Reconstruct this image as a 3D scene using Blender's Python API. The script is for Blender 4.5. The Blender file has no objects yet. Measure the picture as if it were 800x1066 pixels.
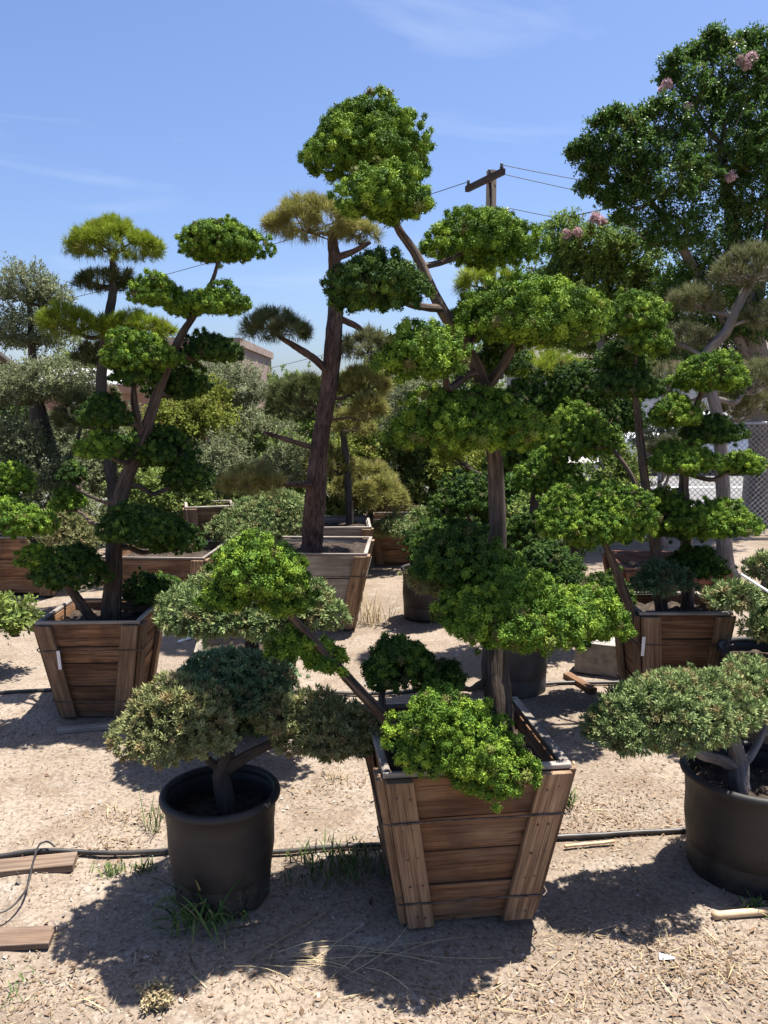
import bpy, math, random
import numpy as np
R = math.radians
C = bpy.context.scene
random.seed(7)
RNG = np.random.default_rng(11)

# ------------------------------------------------------------------ camera numbers (used to turn sightings into places)
H, PITCH, F0 = 1.6, R(7.66), 840.0
CP, SP = math.cos(PITCH), math.sin(PITCH)

def P(px, py, Y):
    """the point at ground distance Y seen in direction (px,py)"""
    u, v = (px - 400) / F0, (533 - py) / F0
    t = Y / (CP + v * SP)
    return np.array((u * t, Y, H + t * (-SP + v * CP)))

def G(px, py, z=0.0):
    u, v = (px - 400) / F0, (533 - py) / F0
    t = (z - H) / (-SP + v * CP)
    return np.array((u * t, t * (CP + v * SP), z))

def S(py, Y):
    """metres per photo pixel there"""
    v = (533 - py) / F0
    return Y / (CP + v * SP) / F0

# ------------------------------------------------------------------ materials
def nt(name):
    m = bpy.data.materials.new(name); m.use_nodes = True
    t = m.node_tree
    for n in list(t.nodes): t.nodes.remove(n)
    return m, t, lambda k, **kw: mk(t, k, **kw)

def mk(t, k, **kw):
    n = t.nodes.new(k)
    for a, b in kw.items():
        if a.startswith('i_'):
            n.inputs[a[2:].replace('_', ' ')].default_value = b
        else:
            setattr(n, a, b)
    return n

def ramp(N, stops):
    r = N('ShaderNodeValToRGB'); e = r.color_ramp.elements
    while len(e) < len(stops): e.new(0.5)
    for i, (p, c) in enumerate(stops):
        e[i].position = p; e[i].color = (*c, 1)
    return r

def foliage_mat(name, dark, mid, light, brown=None, trans=0.07, rough=0.7):
    m, t, N = nt(name); L = t.links.new
    a = N('ShaderNodeAttribute', attribute_name='fv')
    sep = N('ShaderNodeSeparateXYZ'); L(a.outputs['Vector'], sep.inputs[0])
    stops = [(0.0, dark), (0.5, mid), (1.0, light)]
    rp = ramp(N, stops)
    # clump value + a little new growth at the tip of each spray
    ma = N('ShaderNodeMath', operation='MULTIPLY_ADD'); ma.inputs[1].default_value = 0.28
    L(sep.outputs[1], ma.inputs[0]); L(sep.outputs[0], ma.inputs[2])
    L(ma.outputs[0], rp.inputs[0])
    col = rp.outputs[0]
    if brown:
        mx = N('ShaderNodeMix', data_type='RGBA'); mx.inputs[7].default_value = (*brown, 1)
        L(sep.outputs[2], mx.inputs[0]); L(col, mx.inputs[6]); col = mx.outputs[2]
    p = N('ShaderNodeBsdfPrincipled'); p.inputs['Roughness'].default_value = rough
    p.inputs['Specular IOR Level'].default_value = 0.14
    L(col, p.inputs['Base Color'])
    tr = N('ShaderNodeBsdfTranslucent'); L(col, tr.inputs[0])
    ms = N('ShaderNodeMixShader'); ms.inputs[0].default_value = trans
    L(p.outputs[0], ms.inputs[1]); L(tr.outputs[0], ms.inputs[2])
    o = N('ShaderNodeOutputMaterial'); L(ms.outputs[0], o.inputs[0])
    return m

def grain_mat(name, stops, scale=(1.5, 30, 30), stain=(0.10, 0.055, 0.035), rough=0.8, bump=0.25, stain_amt=0.6, tone=0.35, knots=False):
    """wood and bark: noise stretched along each board or stem (attribute gc: along, across, piece)"""
    m, t, N = nt(name); L = t.links.new
    a = N('ShaderNodeAttribute', attribute_name='gc')
    mp = N('ShaderNodeMapping'); mp.inputs['Scale'].default_value = scale; L(a.outputs['Vector'], mp.inputs[0])
    n1 = N('ShaderNodeTexNoise'); n1.inputs['Scale'].default_value = 1; n1.inputs['Detail'].default_value = 9; n1.inputs['Roughness'].default_value = .66; n1.inputs['Distortion'].default_value = 0.35
    L(mp.outputs[0], n1.inputs['Vector'])
    rp = ramp(N, stops); L(n1.outputs['Fac'], rp.inputs[0])
    sep = N('ShaderNodeSeparateXYZ'); L(a.outputs['Vector'], sep.inputs[0])
    wn = N('ShaderNodeTexWhiteNoise', noise_dimensions='1D'); 
    fl = N('ShaderNodeMath', operation='FLOOR'); ad = N('ShaderNodeMath', operation='MULTIPLY'); ad.inputs[1].default_value = 0.0999
    L(sep.outputs[2], ad.inputs[0]); L(ad.outputs[0], fl.inputs[0]); L(fl.outputs[0], wn.inputs['W'])
    hv = N('ShaderNodeHueSaturation')
    mr = N('ShaderNodeMapRange'); mr.inputs[3].default_value = 1 - tone; mr.inputs[4].default_value = 1 + tone
    L(wn.outputs[0], mr.inputs[0]); L(mr.outputs[0], hv.inputs['Value']); L(rp.outputs[0], hv.inputs['Color'])
    n2 = N('ShaderNodeTexNoise'); n2.inputs['Scale'].default_value = 5; n2.inputs['Detail'].default_value = 4
    L(a.outputs['Vector'], n2.inputs['Vector'])
    r2 = ramp(N, [(0.48, (0, 0, 0)), (0.68, (stain_amt,) * 3)]); L(n2.outputs['Fac'], r2.inputs[0])
    mx = N('ShaderNodeMix', data_type='RGBA'); mx.inputs[7].default_value = (*stain, 1)
    L(r2.outputs[0], mx.inputs[0]); L(hv.outputs[0], mx.inputs[6])
    if knots:
        m4 = N('ShaderNodeMapping'); m4.inputs['Scale'].default_value = (1.2, 7, 1); m4.inputs['Location'].default_value = (3, 5, 0); L(a.outputs['Vector'], m4.inputs[0])
        n4 = N('ShaderNodeTexNoise'); n4.inputs['Scale'].default_value = 2.6; n4.inputs['Detail'].default_value = 6; L(m4.outputs[0], n4.inputs['Vector'])
        r4 = ramp(N, [(0.46, (0, 0, 0)), (0.66, (0.45,) * 3)]); L(n4.outputs['Fac'], r4.inputs[0])
        wx = N('ShaderNodeMix', data_type='RGBA'); wx.inputs[7].default_value = (0.27, 0.185, 0.12, 1); L(r4.outputs[0], wx.inputs[0]); L(mx.outputs[2], wx.inputs[6]); mx = wx
        m5 = N('ShaderNodeMapping'); m5.inputs['Scale'].default_value = (5, 190, 190); L(a.outputs['Vector'], m5.inputs[0])
        n5 = N('ShaderNodeTexNoise'); n5.inputs['Scale'].default_value = 1; n5.inputs['Detail'].default_value = 3; L(m5.outputs[0], n5.inputs['Vector'])
        r5 = ramp(N, [(0.36, (0.75,) * 3), (0.47, (0, 0, 0))]); L(n5.outputs['Fac'], r5.inputs[0])
        cx_ = N('ShaderNodeMix', data_type='RGBA'); cx_.inputs[7].default_value = (*stain, 1); L(r5.outputs[0], cx_.inputs[0]); L(mx.outputs[2], cx_.inputs[6]); mx = cx_
        m3 = N('ShaderNodeMapping'); m3.inputs['Scale'].default_value = (3.2, 9, 1); L(a.outputs['Vector'], m3.inputs[0])
        vo = N('ShaderNodeTexVoronoi'); vo.inputs['Scale'].default_value = 1; L(m3.outputs[0], vo.inputs['Vector'])
        r3 = ramp(N, [(0.03, (0.85,) * 3), (0.13, (0, 0, 0))]); L(vo.outputs['Distance'], r3.inputs[0])
        mk_ = N('ShaderNodeMix', data_type='RGBA'); mk_.inputs[7].default_value = (*stain, 1); L(r3.outputs[0], mk_.inputs[0]); L(mx.outputs[2], mk_.inputs[6]); mx = mk_
    p = N('ShaderNodeBsdfPrincipled'); p.inputs['Roughness'].default_value = rough; p.inputs['Specular IOR Level'].default_value = 0.25
    L(mx.outputs[2], p.inputs['Base Color'])
    b = N('ShaderNodeBump'); b.inputs['Strength'].default_value = bump; b.inputs['Distance'].default_value = 0.01
    L(n1.outputs['Fac'], b.inputs['Height']); L(b.outputs[0], p.inputs['Normal'])
    o = N('ShaderNodeOutputMaterial'); L(p.outputs[0], o.inputs[0])
    return m

def plain_mat(name, c1, c2, scale=8, rough=0.7, bump=0.1, detail=5, spec=0.3, metal=0.0, ramp_pos=(0.35, 0.65)):
    m, t, N = nt(name); L = t.links.new
    tc = N('ShaderNodeTexCoord')
    n1 = N('ShaderNodeTexNoise'); n1.inputs['Scale'].default_value = scale; n1.inputs['Detail'].default_value = detail
    L(tc.outputs['Object'], n1.inputs['Vector'])
    rp = ramp(N, [(ramp_pos[0], c1), (ramp_pos[1], c2)]); L(n1.outputs['Fac'], rp.inputs[0])
    p = N('ShaderNodeBsdfPrincipled'); p.inputs['Roughness'].default_value = rough; p.inputs['Specular IOR Level'].default_value = spec
    p.inputs['Metallic'].default_value = metal
    L(rp.outputs[0], p.inputs['Base Color'])
    b = N('ShaderNodeBump'); b.inputs['Strength'].default_value = bump; b.inputs['Distance'].default_value = 0.01
    L(n1.outputs['Fac'], b.inputs['Height']); L(b.outputs[0], p.inputs['Normal'])
    o = N('ShaderNodeOutputMaterial'); L(p.outputs[0], o.inputs[0])
    return m

def ground_mat():
    m, t, N = nt('dirt'); L = t.links.new
    tc = N('ShaderNodeTexCoord'); v = tc.outputs['Object']
    def noise(sc, det, dist=0.0):
        n = N('ShaderNodeTexNoise'); n.inputs['Scale'].default_value = sc; n.inputs['Detail'].default_value = det; n.inputs['Distortion'].default_value = dist
        L(v, n.inputs['Vector']); return n.outputs['Fac']
    def mix(f, a, b):
        x = N('ShaderNodeMix', data_type='RGBA')
        L(f, x.inputs[0])
        for s, k in ((a, 6), (b, 7)):
            if isinstance(s, tuple): x.inputs[k].default_value = (*s, 1)
            else: L(s, x.inputs[k])
        return x.outputs[2]
    def band(f, lo, hi, top=1.0):
        r = ramp(N, [(lo, (0, 0, 0)), (hi, (top,) * 3)]); L(f, r.inputs[0]); return r.outputs[0]
    big = noise(0.9, 5, 0.4)
    c = mix(band(big, 0.35, 0.65), (0.190, 0.148, 0.111), (0.272, 0.219, 0.170))
    mid = noise(4.5, 7, 0.3)
    c = mix(band(mid, 0.5, 0.72, 0.75), c, (0.15, 0.105, 0.072))           # rotted bark mulch patches
    c = mix(band(noise(7.0, 5, 0.2), 0.56, 0.74, 0.6), c, (0.32, 0.285, 0.245))  # pale dusty patches
    fine = noise(60, 6)
    c = mix(band(fine, 0.46, 0.64, 0.65), c, (0.10, 0.078, 0.06))
    fine2 = noise(130, 3)
    c = mix(band(fine2, 0.58, 0.7, 0.55), c, (0.42, 0.37, 0.31))
    p = N('ShaderNodeBsdfPrincipled'); p.inputs['Roughness'].default_value = 0.95; p.inputs['Specular IOR Level'].default_value = 0.1
    L(c, p.inputs['Base Color'])
    sm = N('ShaderNodeMath', operation='MULTIPLY_ADD'); sm.inputs[1].default_value = 0.35
    L(fine, sm.inputs[0]); L(mid, sm.inputs[2])
    b = N('ShaderNodeBump'); b.inputs['Strength'].default_value = 0.55; b.inputs['Distance'].default_value = 0.02
    L(sm.outputs[0], b.inputs['Height']); L(b.outputs[0], p.inputs['Normal'])
    o = N('ShaderNodeOutputMaterial'); L(p.outputs[0], o.inputs[0])
    return m

M = {}
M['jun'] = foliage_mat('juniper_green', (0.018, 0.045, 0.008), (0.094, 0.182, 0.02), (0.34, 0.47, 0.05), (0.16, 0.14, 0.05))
M['jun_shade'] = foliage_mat('juniper_green_shaded', (0.01, 0.028, 0.008), (0.038, 0.084, 0.015), (0.145, 0.23, 0.03), (0.10, 0.09, 0.04))  # darker juniper green, with the shade of overhung pads put into the colour
M['blue'] = foliage_mat('juniper_blue_green', (0.065, 0.1, 0.036), (0.175, 0.24, 0.085), (0.35, 0.41, 0.17), (0.25, 0.19, 0.09))
M['bolv'] = foliage_mat('juniper_olive', (0.075, 0.09, 0.035), (0.19, 0.205, 0.08), (0.35, 0.36, 0.15), (0.27, 0.19, 0.09))
M['bdrk'] = foliage_mat('juniper_sea_green', (0.03, 0.065, 0.032), (0.09, 0.16, 0.075), (0.2, 0.29, 0.14), (0.15, 0.13, 0.06))
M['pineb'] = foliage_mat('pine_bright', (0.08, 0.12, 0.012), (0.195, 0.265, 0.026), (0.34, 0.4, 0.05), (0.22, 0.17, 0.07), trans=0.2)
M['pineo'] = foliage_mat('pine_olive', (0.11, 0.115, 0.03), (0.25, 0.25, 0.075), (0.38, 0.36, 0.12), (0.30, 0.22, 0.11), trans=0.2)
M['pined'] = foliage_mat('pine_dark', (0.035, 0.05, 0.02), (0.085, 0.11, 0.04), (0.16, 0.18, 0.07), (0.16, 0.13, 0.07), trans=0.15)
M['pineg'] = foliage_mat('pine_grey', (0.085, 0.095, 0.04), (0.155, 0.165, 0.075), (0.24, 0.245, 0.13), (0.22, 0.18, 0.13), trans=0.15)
M['olive'] = foliage_mat('olive_leaves', (0.07, 0.085, 0.038), (0.16, 0.185, 0.09), (0.29, 0.315, 0.17), (0.19, 0.17, 0.11), trans=0.28)
M['leafg'] = foliage_mat('mid_green_leaves', (0.06, 0.1, 0.02), (0.155, 0.215, 0.05), (0.28, 0.34, 0.09), (0.15, 0.13, 0.06), trans=0.32)
M['leafy'] = foliage_mat('yellow_green_leaves', (0.07, 0.095, 0.015), (0.165, 0.195, 0.03), (0.27, 0.3, 0.06), (0.25, 0.2, 0.06), trans=0.32)
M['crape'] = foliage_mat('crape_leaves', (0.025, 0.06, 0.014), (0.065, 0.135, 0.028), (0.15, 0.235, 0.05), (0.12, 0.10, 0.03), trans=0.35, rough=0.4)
M['crapel'] = foliage_mat('crape_leaves_mid_green', (0.045, 0.09, 0.018), (0.125, 0.2, 0.04), (0.25, 0.34, 0.08), (0.15, 0.12, 0.04), trans=0.35)  # lighter, greener leaf colour than crape_leaves
M['petal'] = foliage_mat('pink_petals', (0.55, 0.33, 0.36), (0.66, 0.45, 0.48), (0.75, 0.58, 0.6))
M['weed'] = foliage_mat('weed_leaves', (0.03, 0.06, 0.016), (0.065, 0.115, 0.03), (0.13, 0.19, 0.05), (0.3, 0.25, 0.12))
M['straw'] = foliage_mat('straw', (0.22, 0.165, 0.085), (0.34, 0.27, 0.15), (0.48, 0.40, 0.24), trans=0.1)
M['chip'] = foliage_mat('bark_chips', (0.07, 0.042, 0.025), (0.19, 0.125, 0.078), (0.34, 0.255, 0.175), trans=0.0, rough=0.9)
M['stone'] = foliage_mat('pebbles', (0.13, 0.105, 0.085), (0.22, 0.185, 0.15), (0.40, 0.37, 0.33), trans=0.0, rough=0.9)
M['barkj'] = grain_mat('juniper_bark', [(0.36, (0.030, 0.021, 0.016)), (0.5, (0.10, 0.072, 0.055)), (0.66, (0.21, 0.155, 0.12))], (7, 85, 85), (0.04, 0.03, 0.024), 0.9, 0.9, 0.6, 0.1)
M['barkp'] = grain_mat('pine_bark', [(0.36, (0.03, 0.019, 0.015)), (0.5, (0.10, 0.06, 0.046)), (0.66, (0.20, 0.125, 0.095))], (14, 55, 55), (0.04, 0.025, 0.02), 0.95, 1.0, 0.6, 0.1)
M['barkg'] = grain_mat('grey_bark', [(0.3, (0.10, 0.085, 0.075)), (0.5, (0.20, 0.175, 0.16)), (0.72, (0.32, 0.29, 0.265))], (9, 60, 60), (0.08, 0.065, 0.055), 0.9, 0.7, 0.5, 0.1)
M['barkd'] = grain_mat('dark_bark', [(0.3, (0.030, 0.024, 0.020)), (0.55, (0.075, 0.060, 0.050)), (0.75, (0.13, 0.105, 0.09))], (9, 70, 70), (0.02, 0.016, 0.014), 0.9, 0.8, 0.5, 0.1)
M['wood'] = grain_mat('redwood_boards', [(0.32, (0.058, 0.026, 0.013)), (0.5, (0.19, 0.096, 0.047)), (0.70, (0.34, 0.20, 0.105))], (2.2, 46, 46), (0.055, 0.032, 0.022), 0.85, 0.35, 0.7, 0.3, knots=True)
M['woodb'] = grain_mat('tan_battens', [(0.32, (0.07, 0.040, 0.024)), (0.5, (0.22, 0.14, 0.082)), (0.70, (0.37, 0.25, 0.155))], (2.2, 46, 46), (0.09, 0.055, 0.035), 0.85, 0.35, 0.6, 0.25, knots=True)
M['woodg'] = grain_mat('weathered_grey_wood', [(0.25, (0.13, 0.105, 0.085)), (0.5, (0.26, 0.225, 0.19)), (0.75, (0.42, 0.38, 0.33))], (2.2, 46, 46), (0.10, 0.08, 0.065), 0.9, 0.35, 0.5, 0.2)
M['woodr'] = grain_mat('red_boards', [(0.25, (0.085, 0.030, 0.020)), (0.48, (0.19, 0.078, 0.05)), (0.75, (0.28, 0.13, 0.085))], (2.2, 46, 46), (0.06, 0.03, 0.02), 0.85, 0.3, 0.5, 0.25, knots=True)
M['woodp'] = grain_mat('old_plank', [(0.32, (0.10, 0.066, 0.045)), (0.5, (0.20, 0.142, 0.10)), (0.70, (0.31, 0.24, 0.18))], (2.2, 46, 46), (0.10, 0.06, 0.045), 0.9, 0.35, 0.7, 0.2, knots=True)
M['soil'] = plain_mat('potting_soil', (0.020, 0.014, 0.010), (0.075, 0.052, 0.036), 40, 0.95, 0.8, ramp_pos=(0.4, 0.7))
def pot_mat():
    m, t, N = nt('dusty_black_plastic'); L = t.links.new
    tc = N('ShaderNodeTexCoord'); sep = N('ShaderNodeSeparateXYZ'); L(tc.outputs['Object'], sep.inputs[0])
    n1 = N('ShaderNodeTexNoise'); n1.inputs['Scale'].default_value = 7; n1.inputs['Detail'].default_value = 7; L(tc.outputs['Object'], n1.inputs['Vector'])
    rp = ramp(N, [(.35, (.011, .0102, .010)), (.65, (.026, .023, .021))]); L(n1.outputs['Fac'], rp.inputs[0])
    mr = N('ShaderNodeMapRange'); mr.inputs[1].default_value = 0.0; mr.inputs[2].default_value = .22; mr.inputs[3].default_value = .55; mr.inputs[4].default_value = .07; L(sep.outputs[2], mr.inputs[0])
    n2 = N('ShaderNodeTexNoise'); n2.inputs['Scale'].default_value = 16; n2.inputs['Detail'].default_value = 8; n2.inputs['Roughness'].default_value = .7; L(tc.outputs['Object'], n2.inputs['Vector'])
    r2 = ramp(N, [(.40, (0, 0, 0)), (.68, (1, 1, 1))]); L(n2.outputs['Fac'], r2.inputs[0])
    mu = N('ShaderNodeMath', operation='MULTIPLY'); L(r2.outputs[0], mu.inputs[0]); L(mr.outputs[0], mu.inputs[1])
    mx = N('ShaderNodeMix', data_type='RGBA'); mx.inputs[7].default_value = (.11, .086, .066, 1); L(mu.outputs[0], mx.inputs[0]); L(rp.outputs[0], mx.inputs[6])
    mp = N('ShaderNodeMapping'); mp.inputs['Scale'].default_value = (30, 30, 3); mp.inputs['Rotation'].default_value = (.5, .3, 0); L(tc.outputs['Object'], mp.inputs[0])
    n3 = N('ShaderNodeTexNoise'); n3.inputs['Scale'].default_value = 1.5; n3.inputs['Detail'].default_value = 3; L(mp.outputs[0], n3.inputs['Vector'])
    r3 = ramp(N, [(.69, (0, 0, 0)), (.74, (.55,) * 3)]); L(n3.outputs['Fac'], r3.inputs[0])
    sx = N('ShaderNodeMix', data_type='RGBA'); sx.inputs[7].default_value = (.11, .10, .095, 1); L(r3.outputs[0], sx.inputs[0]); L(mx.outputs[2], sx.inputs[6])
    p = N('ShaderNodeBsdfPrincipled'); L(sx.outputs[2], p.inputs['Base Color'])
    rr = N('ShaderNodeMapRange'); rr.inputs[3].default_value = .42; rr.inputs[4].default_value = .85; L(n2.outputs['Fac'], rr.inputs[0]); L(rr.outputs[0], p.inputs['Roughness'])
    b = N('ShaderNodeBump'); b.inputs['Strength'].default_value = .06; b.inputs['Distance'].default_value = .01; L(n1.outputs['Fac'], b.inputs['Height']); L(b.outputs[0], p.inputs['Normal'])
    o = N('ShaderNodeOutputMaterial'); L(p.outputs[0], o.inputs[0])
    return m
M['pot'] = pot_mat()
M['potg'] = plain_mat('faded_grey_plastic', (0.045, 0.043, 0.043), (0.085, 0.080, 0.078), 6, 0.6, 0.05, 6, 0.35)
M['wire'] = plain_mat('rusty_wire', (0.06, 0.045, 0.035), (0.16, 0.12, 0.10), 30, 0.55, 0.1, 3, 0.5, 0.6)
M['pipe'] = plain_mat('black_pipe', (0.012, 0.012, 0.013), (0.06, 0.052, 0.045), 12, 0.45, 0.1, 5, 0.5)
M['tag'] = plain_mat('white_plastic', (0.72, 0.72, 0.70), (0.80, 0.80, 0.78), 9, 0.5, 0.02)
M['concrete'] = plain_mat('concrete', (0.22, 0.20, 0.18), (0.36, 0.33, 0.30), 25, 0.9, 0.3)
M['cane'] = plain_mat('bamboo', (0.40, 0.27, 0.15), (0.58, 0.43, 0.27), 14, 0.6, 0.1)
M['dirt'] = ground_mat()
M['asphalt'] = plain_mat('asphalt', (0.13, 0.125, 0.12), (0.19, 0.183, 0.178), 12, 0.9, 0.2)
M['paint'] = plain_mat('road_paint', (0.70, 0.70, 0.68), (0.8, 0.8, 0.78), 20, 0.7, 0.1)
M['pavement'] = plain_mat('pavement_concrete', (0.36, 0.34, 0.31), (0.46, 0.44, 0.41), 9, 0.9, 0.2)
M['steel'] = plain_mat('galvanised_steel', (0.30, 0.31, 0.32), (0.42, 0.43, 0.44), 30, 0.5, 0.05, 3, 0.5, 0.7)
M['wallp'] = plain_mat('pinkish_brick', (0.23, 0.165, 0.14), (0.31, 0.235, 0.20), 3, 0.9, 0.1)
M['wallb'] = plain_mat('brown_stucco', (0.21, 0.12, 0.08), (0.28, 0.17, 0.12), 3, 0.9, 0.1)
M['wallg'] = plain_mat('grey_siding', (0.30, 0.31, 0.33), (0.40, 0.41, 0.43), 2, 0.8, 0.05)
M['roofg'] = plain_mat('pale_roofing', (0.33, 0.33, 0.34), (0.46, 0.46, 0.47), 4, 0.85, 0.1)
M['roofd'] = plain_mat('brown_shingle', (0.10, 0.085, 0.075), (0.17, 0.145, 0.13), 18, 0.9, 0.3)
M['trim'] = plain_mat('white_trim', (0.66, 0.65, 0.63), (0.76, 0.75, 0.73), 6, 0.6, 0.03)
M['shade_panel'] = plain_mat('opening_shade', (0.018, 0.018, 0.020), (0.04, 0.04, 0.042), 3, 0.7, 0.02)  # near-black colour standing in for the shade inside the carport
M['glass'] = plain_mat('window_glass', (0.03, 0.04, 0.05), (0.05, 0.06, 0.075), 2, 0.08, 0.0, 2, 0.6)
M['carw'] = plain_mat('white_car_paint', (0.70, 0.71, 0.72), (0.76, 0.77, 0.78), 2, 0.25, 0.0, 2, 0.6)
M['carb'] = plain_mat('pale_blue_car_paint', (0.33, 0.42, 0.52), (0.40, 0.49, 0.58), 2, 0.25, 0.0, 2, 0.6)
M['rubber'] = plain_mat('rubber', (0.015, 0.015, 0.015), (0.03, 0.03, 0.03), 12, 0.85, 0.1)
M['pole'] = grain_mat('creosoted_pole', [(0.3, (0.02, 0.015, 0.012)), (0.5, (0.045, 0.034, 0.028)), (0.75, (0.08, 0.06, 0.05))], (1, 14, 14), (0.03, 0.02, 0.016), 0.9, 0.3, 0.4, 0.1)

# ------------------------------------------------------------------ object helpers
def link(o, parent=None):
    C.collection.objects.link(o)
    if parent is not None: o.parent = parent
    return o

def tag(o, label, cat, group=None):
    o['label'] = label; o['category'] = cat
    if group: o['group'] = group
    return o

def empty(name, loc, label, cat, group=None, rz=0.0):
    o = bpy.data.objects.new(name, None); o.empty_display_size = 0.1
    o.location = tuple(loc); o.rotation_euler = (0, 0, rz)
    link(o); tag(o, label, cat, group)
    return o

def kind(o, k):
    o['kind'] = k; return o

class MB:
    def __init__(s): s.v = []; s.f = []; s.g = []; s.k = 0
    def piece(s): s.k += 1; return random.random() * 900 + s.k * 10.01
    def hexa(s, c, ax=0):
        """8 corners: bottom 4 ccw, top 4 ccw; ax = 0/1/2 board axis (1st edge, 2nd edge, vertical)"""
        b = len(s.v); c = [np.asarray(q, float) for q in c]
        s.v += [tuple(q) for q in c]
        e = [c[1] - c[0], c[3] - c[0], c[4] - c[0]]
        l = [np.linalg.norm(q) + 1e-9 for q in e]; e = [q / w for q, w in zip(e, l)]
        k = s.piece(); o = [(ax + i) % 3 for i in range(3)]
        for q in c:
            w = np.linalg.solve(np.stack(e, 1), q - c[0]); w = [float(w[i]) for i in o]
            s.g.append((w[0] + k * 0.37, w[1] + w[2] * 0.7, k))
        for q in ((0, 3, 2, 1), (4, 5, 6, 7), (0, 1, 5, 4), (1, 2, 6, 5), (2, 3, 7, 6), (3, 0, 4, 7)):
            s.f.append(tuple(b + i for i in q))
    def box(s, x0, x1, y0, y1, z0, z1, ax=None, j=0.0):
        if ax is None: ax = int(np.argmax((x1 - x0, y1 - y0, z1 - z0)))
        r = lambda: random.uniform(-j, j)
        c = [(x0, y0, z0), (x1, y0, z0), (x1, y1, z0), (x0, y1, z0), (x0, y0, z1), (x1, y0, z1), (x1, y1, z1), (x0, y1, z1)]
        s.hexa([(a + r(), b + r(), d + r()) for a, b, d in c], ax)
    def bar(s, a, b, w, h, up=(0, 0, 1)):
        a = np.asarray(a, float); b = np.asarray(b, float); d = b - a; d /= np.linalg.norm(d)
        x = np.cross(d, up); x /= np.linalg.norm(x); y = np.cross(x, d)
        q = [a - x * w / 2 - y * h / 2, b - x * w / 2 - y * h / 2, b + x * w / 2 - y * h / 2, a + x * w / 2 - y * h / 2]
        s.hexa(q + [p + y * h for p in q], 0)
    def tube(s, pts, rad, n=8, rough=0.0, cap=True, lobes=0.0):
        pts = [np.asarray(p, float) for p in pts]; b0 = len(s.v); k = s.piece(); al = 0.0
        ref = np.array((0.31, 0.17, 0.93)); x = None
        ph = random.random() * 6.28
        for i, p in enumerate(pts):
            d = pts[min(i + 1, len(pts) - 1)] - pts[max(i - 1, 0)]; d /= np.linalg.norm(d) + 1e-9
            if x is None:
                x = np.cross(d, ref if abs(d @ ref) < 0.9 else np.array((1., 0, 0)))
            else: x = x - d * (x @ d)
            x /= np.linalg.norm(x); y = np.cross(d, x)
            if i: al += np.linalg.norm(p - pts[i - 1])
            for j in range(n):
                a = 2 * math.pi * j / n
                rr = rad[i] * (1 + rough * random.uniform(-1, 1) + lobes * math.sin(3 * a + ph + al * 2.5) + lobes * 0.6 * math.sin(5 * a + 2 * ph - al * 4))
                s.v.append(tuple(p + (x * math.cos(a) + y * math.sin(a)) * rr))
                s.g.append((al + k, math.cos(a) * rad[i] * 1.3 + k, math.sin(a) * rad[i] * 1.3))
        for i in range(len(pts) - 1):
            for j in range(n):
                q = (j + 1) % n
                s.f.append((b0 + i * n + j, b0 + i * n + q, b0 + (i + 1) * n + q, b0 + (i + 1) * n + j))
        if cap:
            s.f.append(tuple(b0 + j for j in range(n))[::-1]); e = b0 + (len(pts) - 1) * n
            s.f.append(tuple(e + j for j in range(n)))
    def lathe(s, prof, n=48, wob=0.0):
        b = len(s.v); m = len(prof); ph = random.random() * 6
        for j in range(n):
            a = 2 * math.pi * j / n; w = 1 + wob * math.sin(2 * a + ph)
            for r, z in prof:
                s.v.append((r * w * math.cos(a), r * w * math.sin(a), z)); s.g.append((z, a * 0.3, 0))
        for j in range(n):
            q = (j + 1) % n
            for i in range(m - 1):
                s.f.append((b + j * m + i, b + q * m + i, b + q * m + i + 1, b + j * m + i + 1))
    def build(s, name, mat, parent=None, smooth=False, off=None, bevel=0.0):
        me = bpy.data.meshes.new(name)
        v = np.array(s.v, float)
        if off is not None: v = v - np.asarray(off, float)
        me.from_pydata([tuple(q) for q in v], [], s.f)
        at = me.attributes.new('gc', 'FLOAT_VECTOR', 'POINT')
        at.data.foreach_set('vector', np.array(s.g, np.float32).ravel())
        me.materials.append(mat)
        if smooth: me.polygons.foreach_set('use_smooth', [True] * len(me.polygons))
        o = bpy.data.objects.new(name, me); link(o, parent)
        if bevel:
            md = o.modifiers.new('bevel', 'BEVEL'); md.width = bevel; md.segments = 2; md.limit_method = 'ANGLE'
        return o

def quads_obj(name, V, fv, mat, parent=None, off=None):
    """V (n,4,3) quads, fv (n,4,3) attribute"""
    n = len(V); me = bpy.data.meshes.new(name)
    if off is not None: V = V - np.asarray(off, float)
    me.vertices.add(n * 4); me.vertices.foreach_set('co', V.astype(np.float32).ravel())
    me.loops.add(n * 4); me.loops.foreach_set('vertex_index', np.arange(n * 4, dtype=np.int32))
    me.polygons.add(n); me.polygons.foreach_set('loop_start', np.arange(0, n * 4, 4, dtype=np.int32))
    at = me.attributes.new('fv', 'FLOAT_VECTOR', 'POINT'); at.data.foreach_set('vector', fv.astype(np.float32).ravel())
    me.materials.append(mat); me.update(calc_edges=True)
    return link(bpy.data.objects.new(name, me), parent)

def unit(a): return a / (np.linalg.norm(a, axis=-1, keepdims=True) + 1e-9)
def rdir(n): return unit(RNG.normal(size=(n, 3)))

def blades(base, d, L, W, wide=0.6, bend=0.0, face=None):
    """kite-shaped sprays from base along d"""
    n = len(base); sd = unit(np.cross(d, rdir(n) if face is None else unit(face + RNG.normal(size=(n, 3)) * .28))) * W[:, None]
    tip = base + d * L[:, None]
    mid = base + d * (L * wide)[:, None]
    if bend: tip = tip - np.array((0, 0, 1.0)) * (L * bend)[:, None]
    return np.stack((base, mid + sd, tip, mid - sd), 1)

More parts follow.
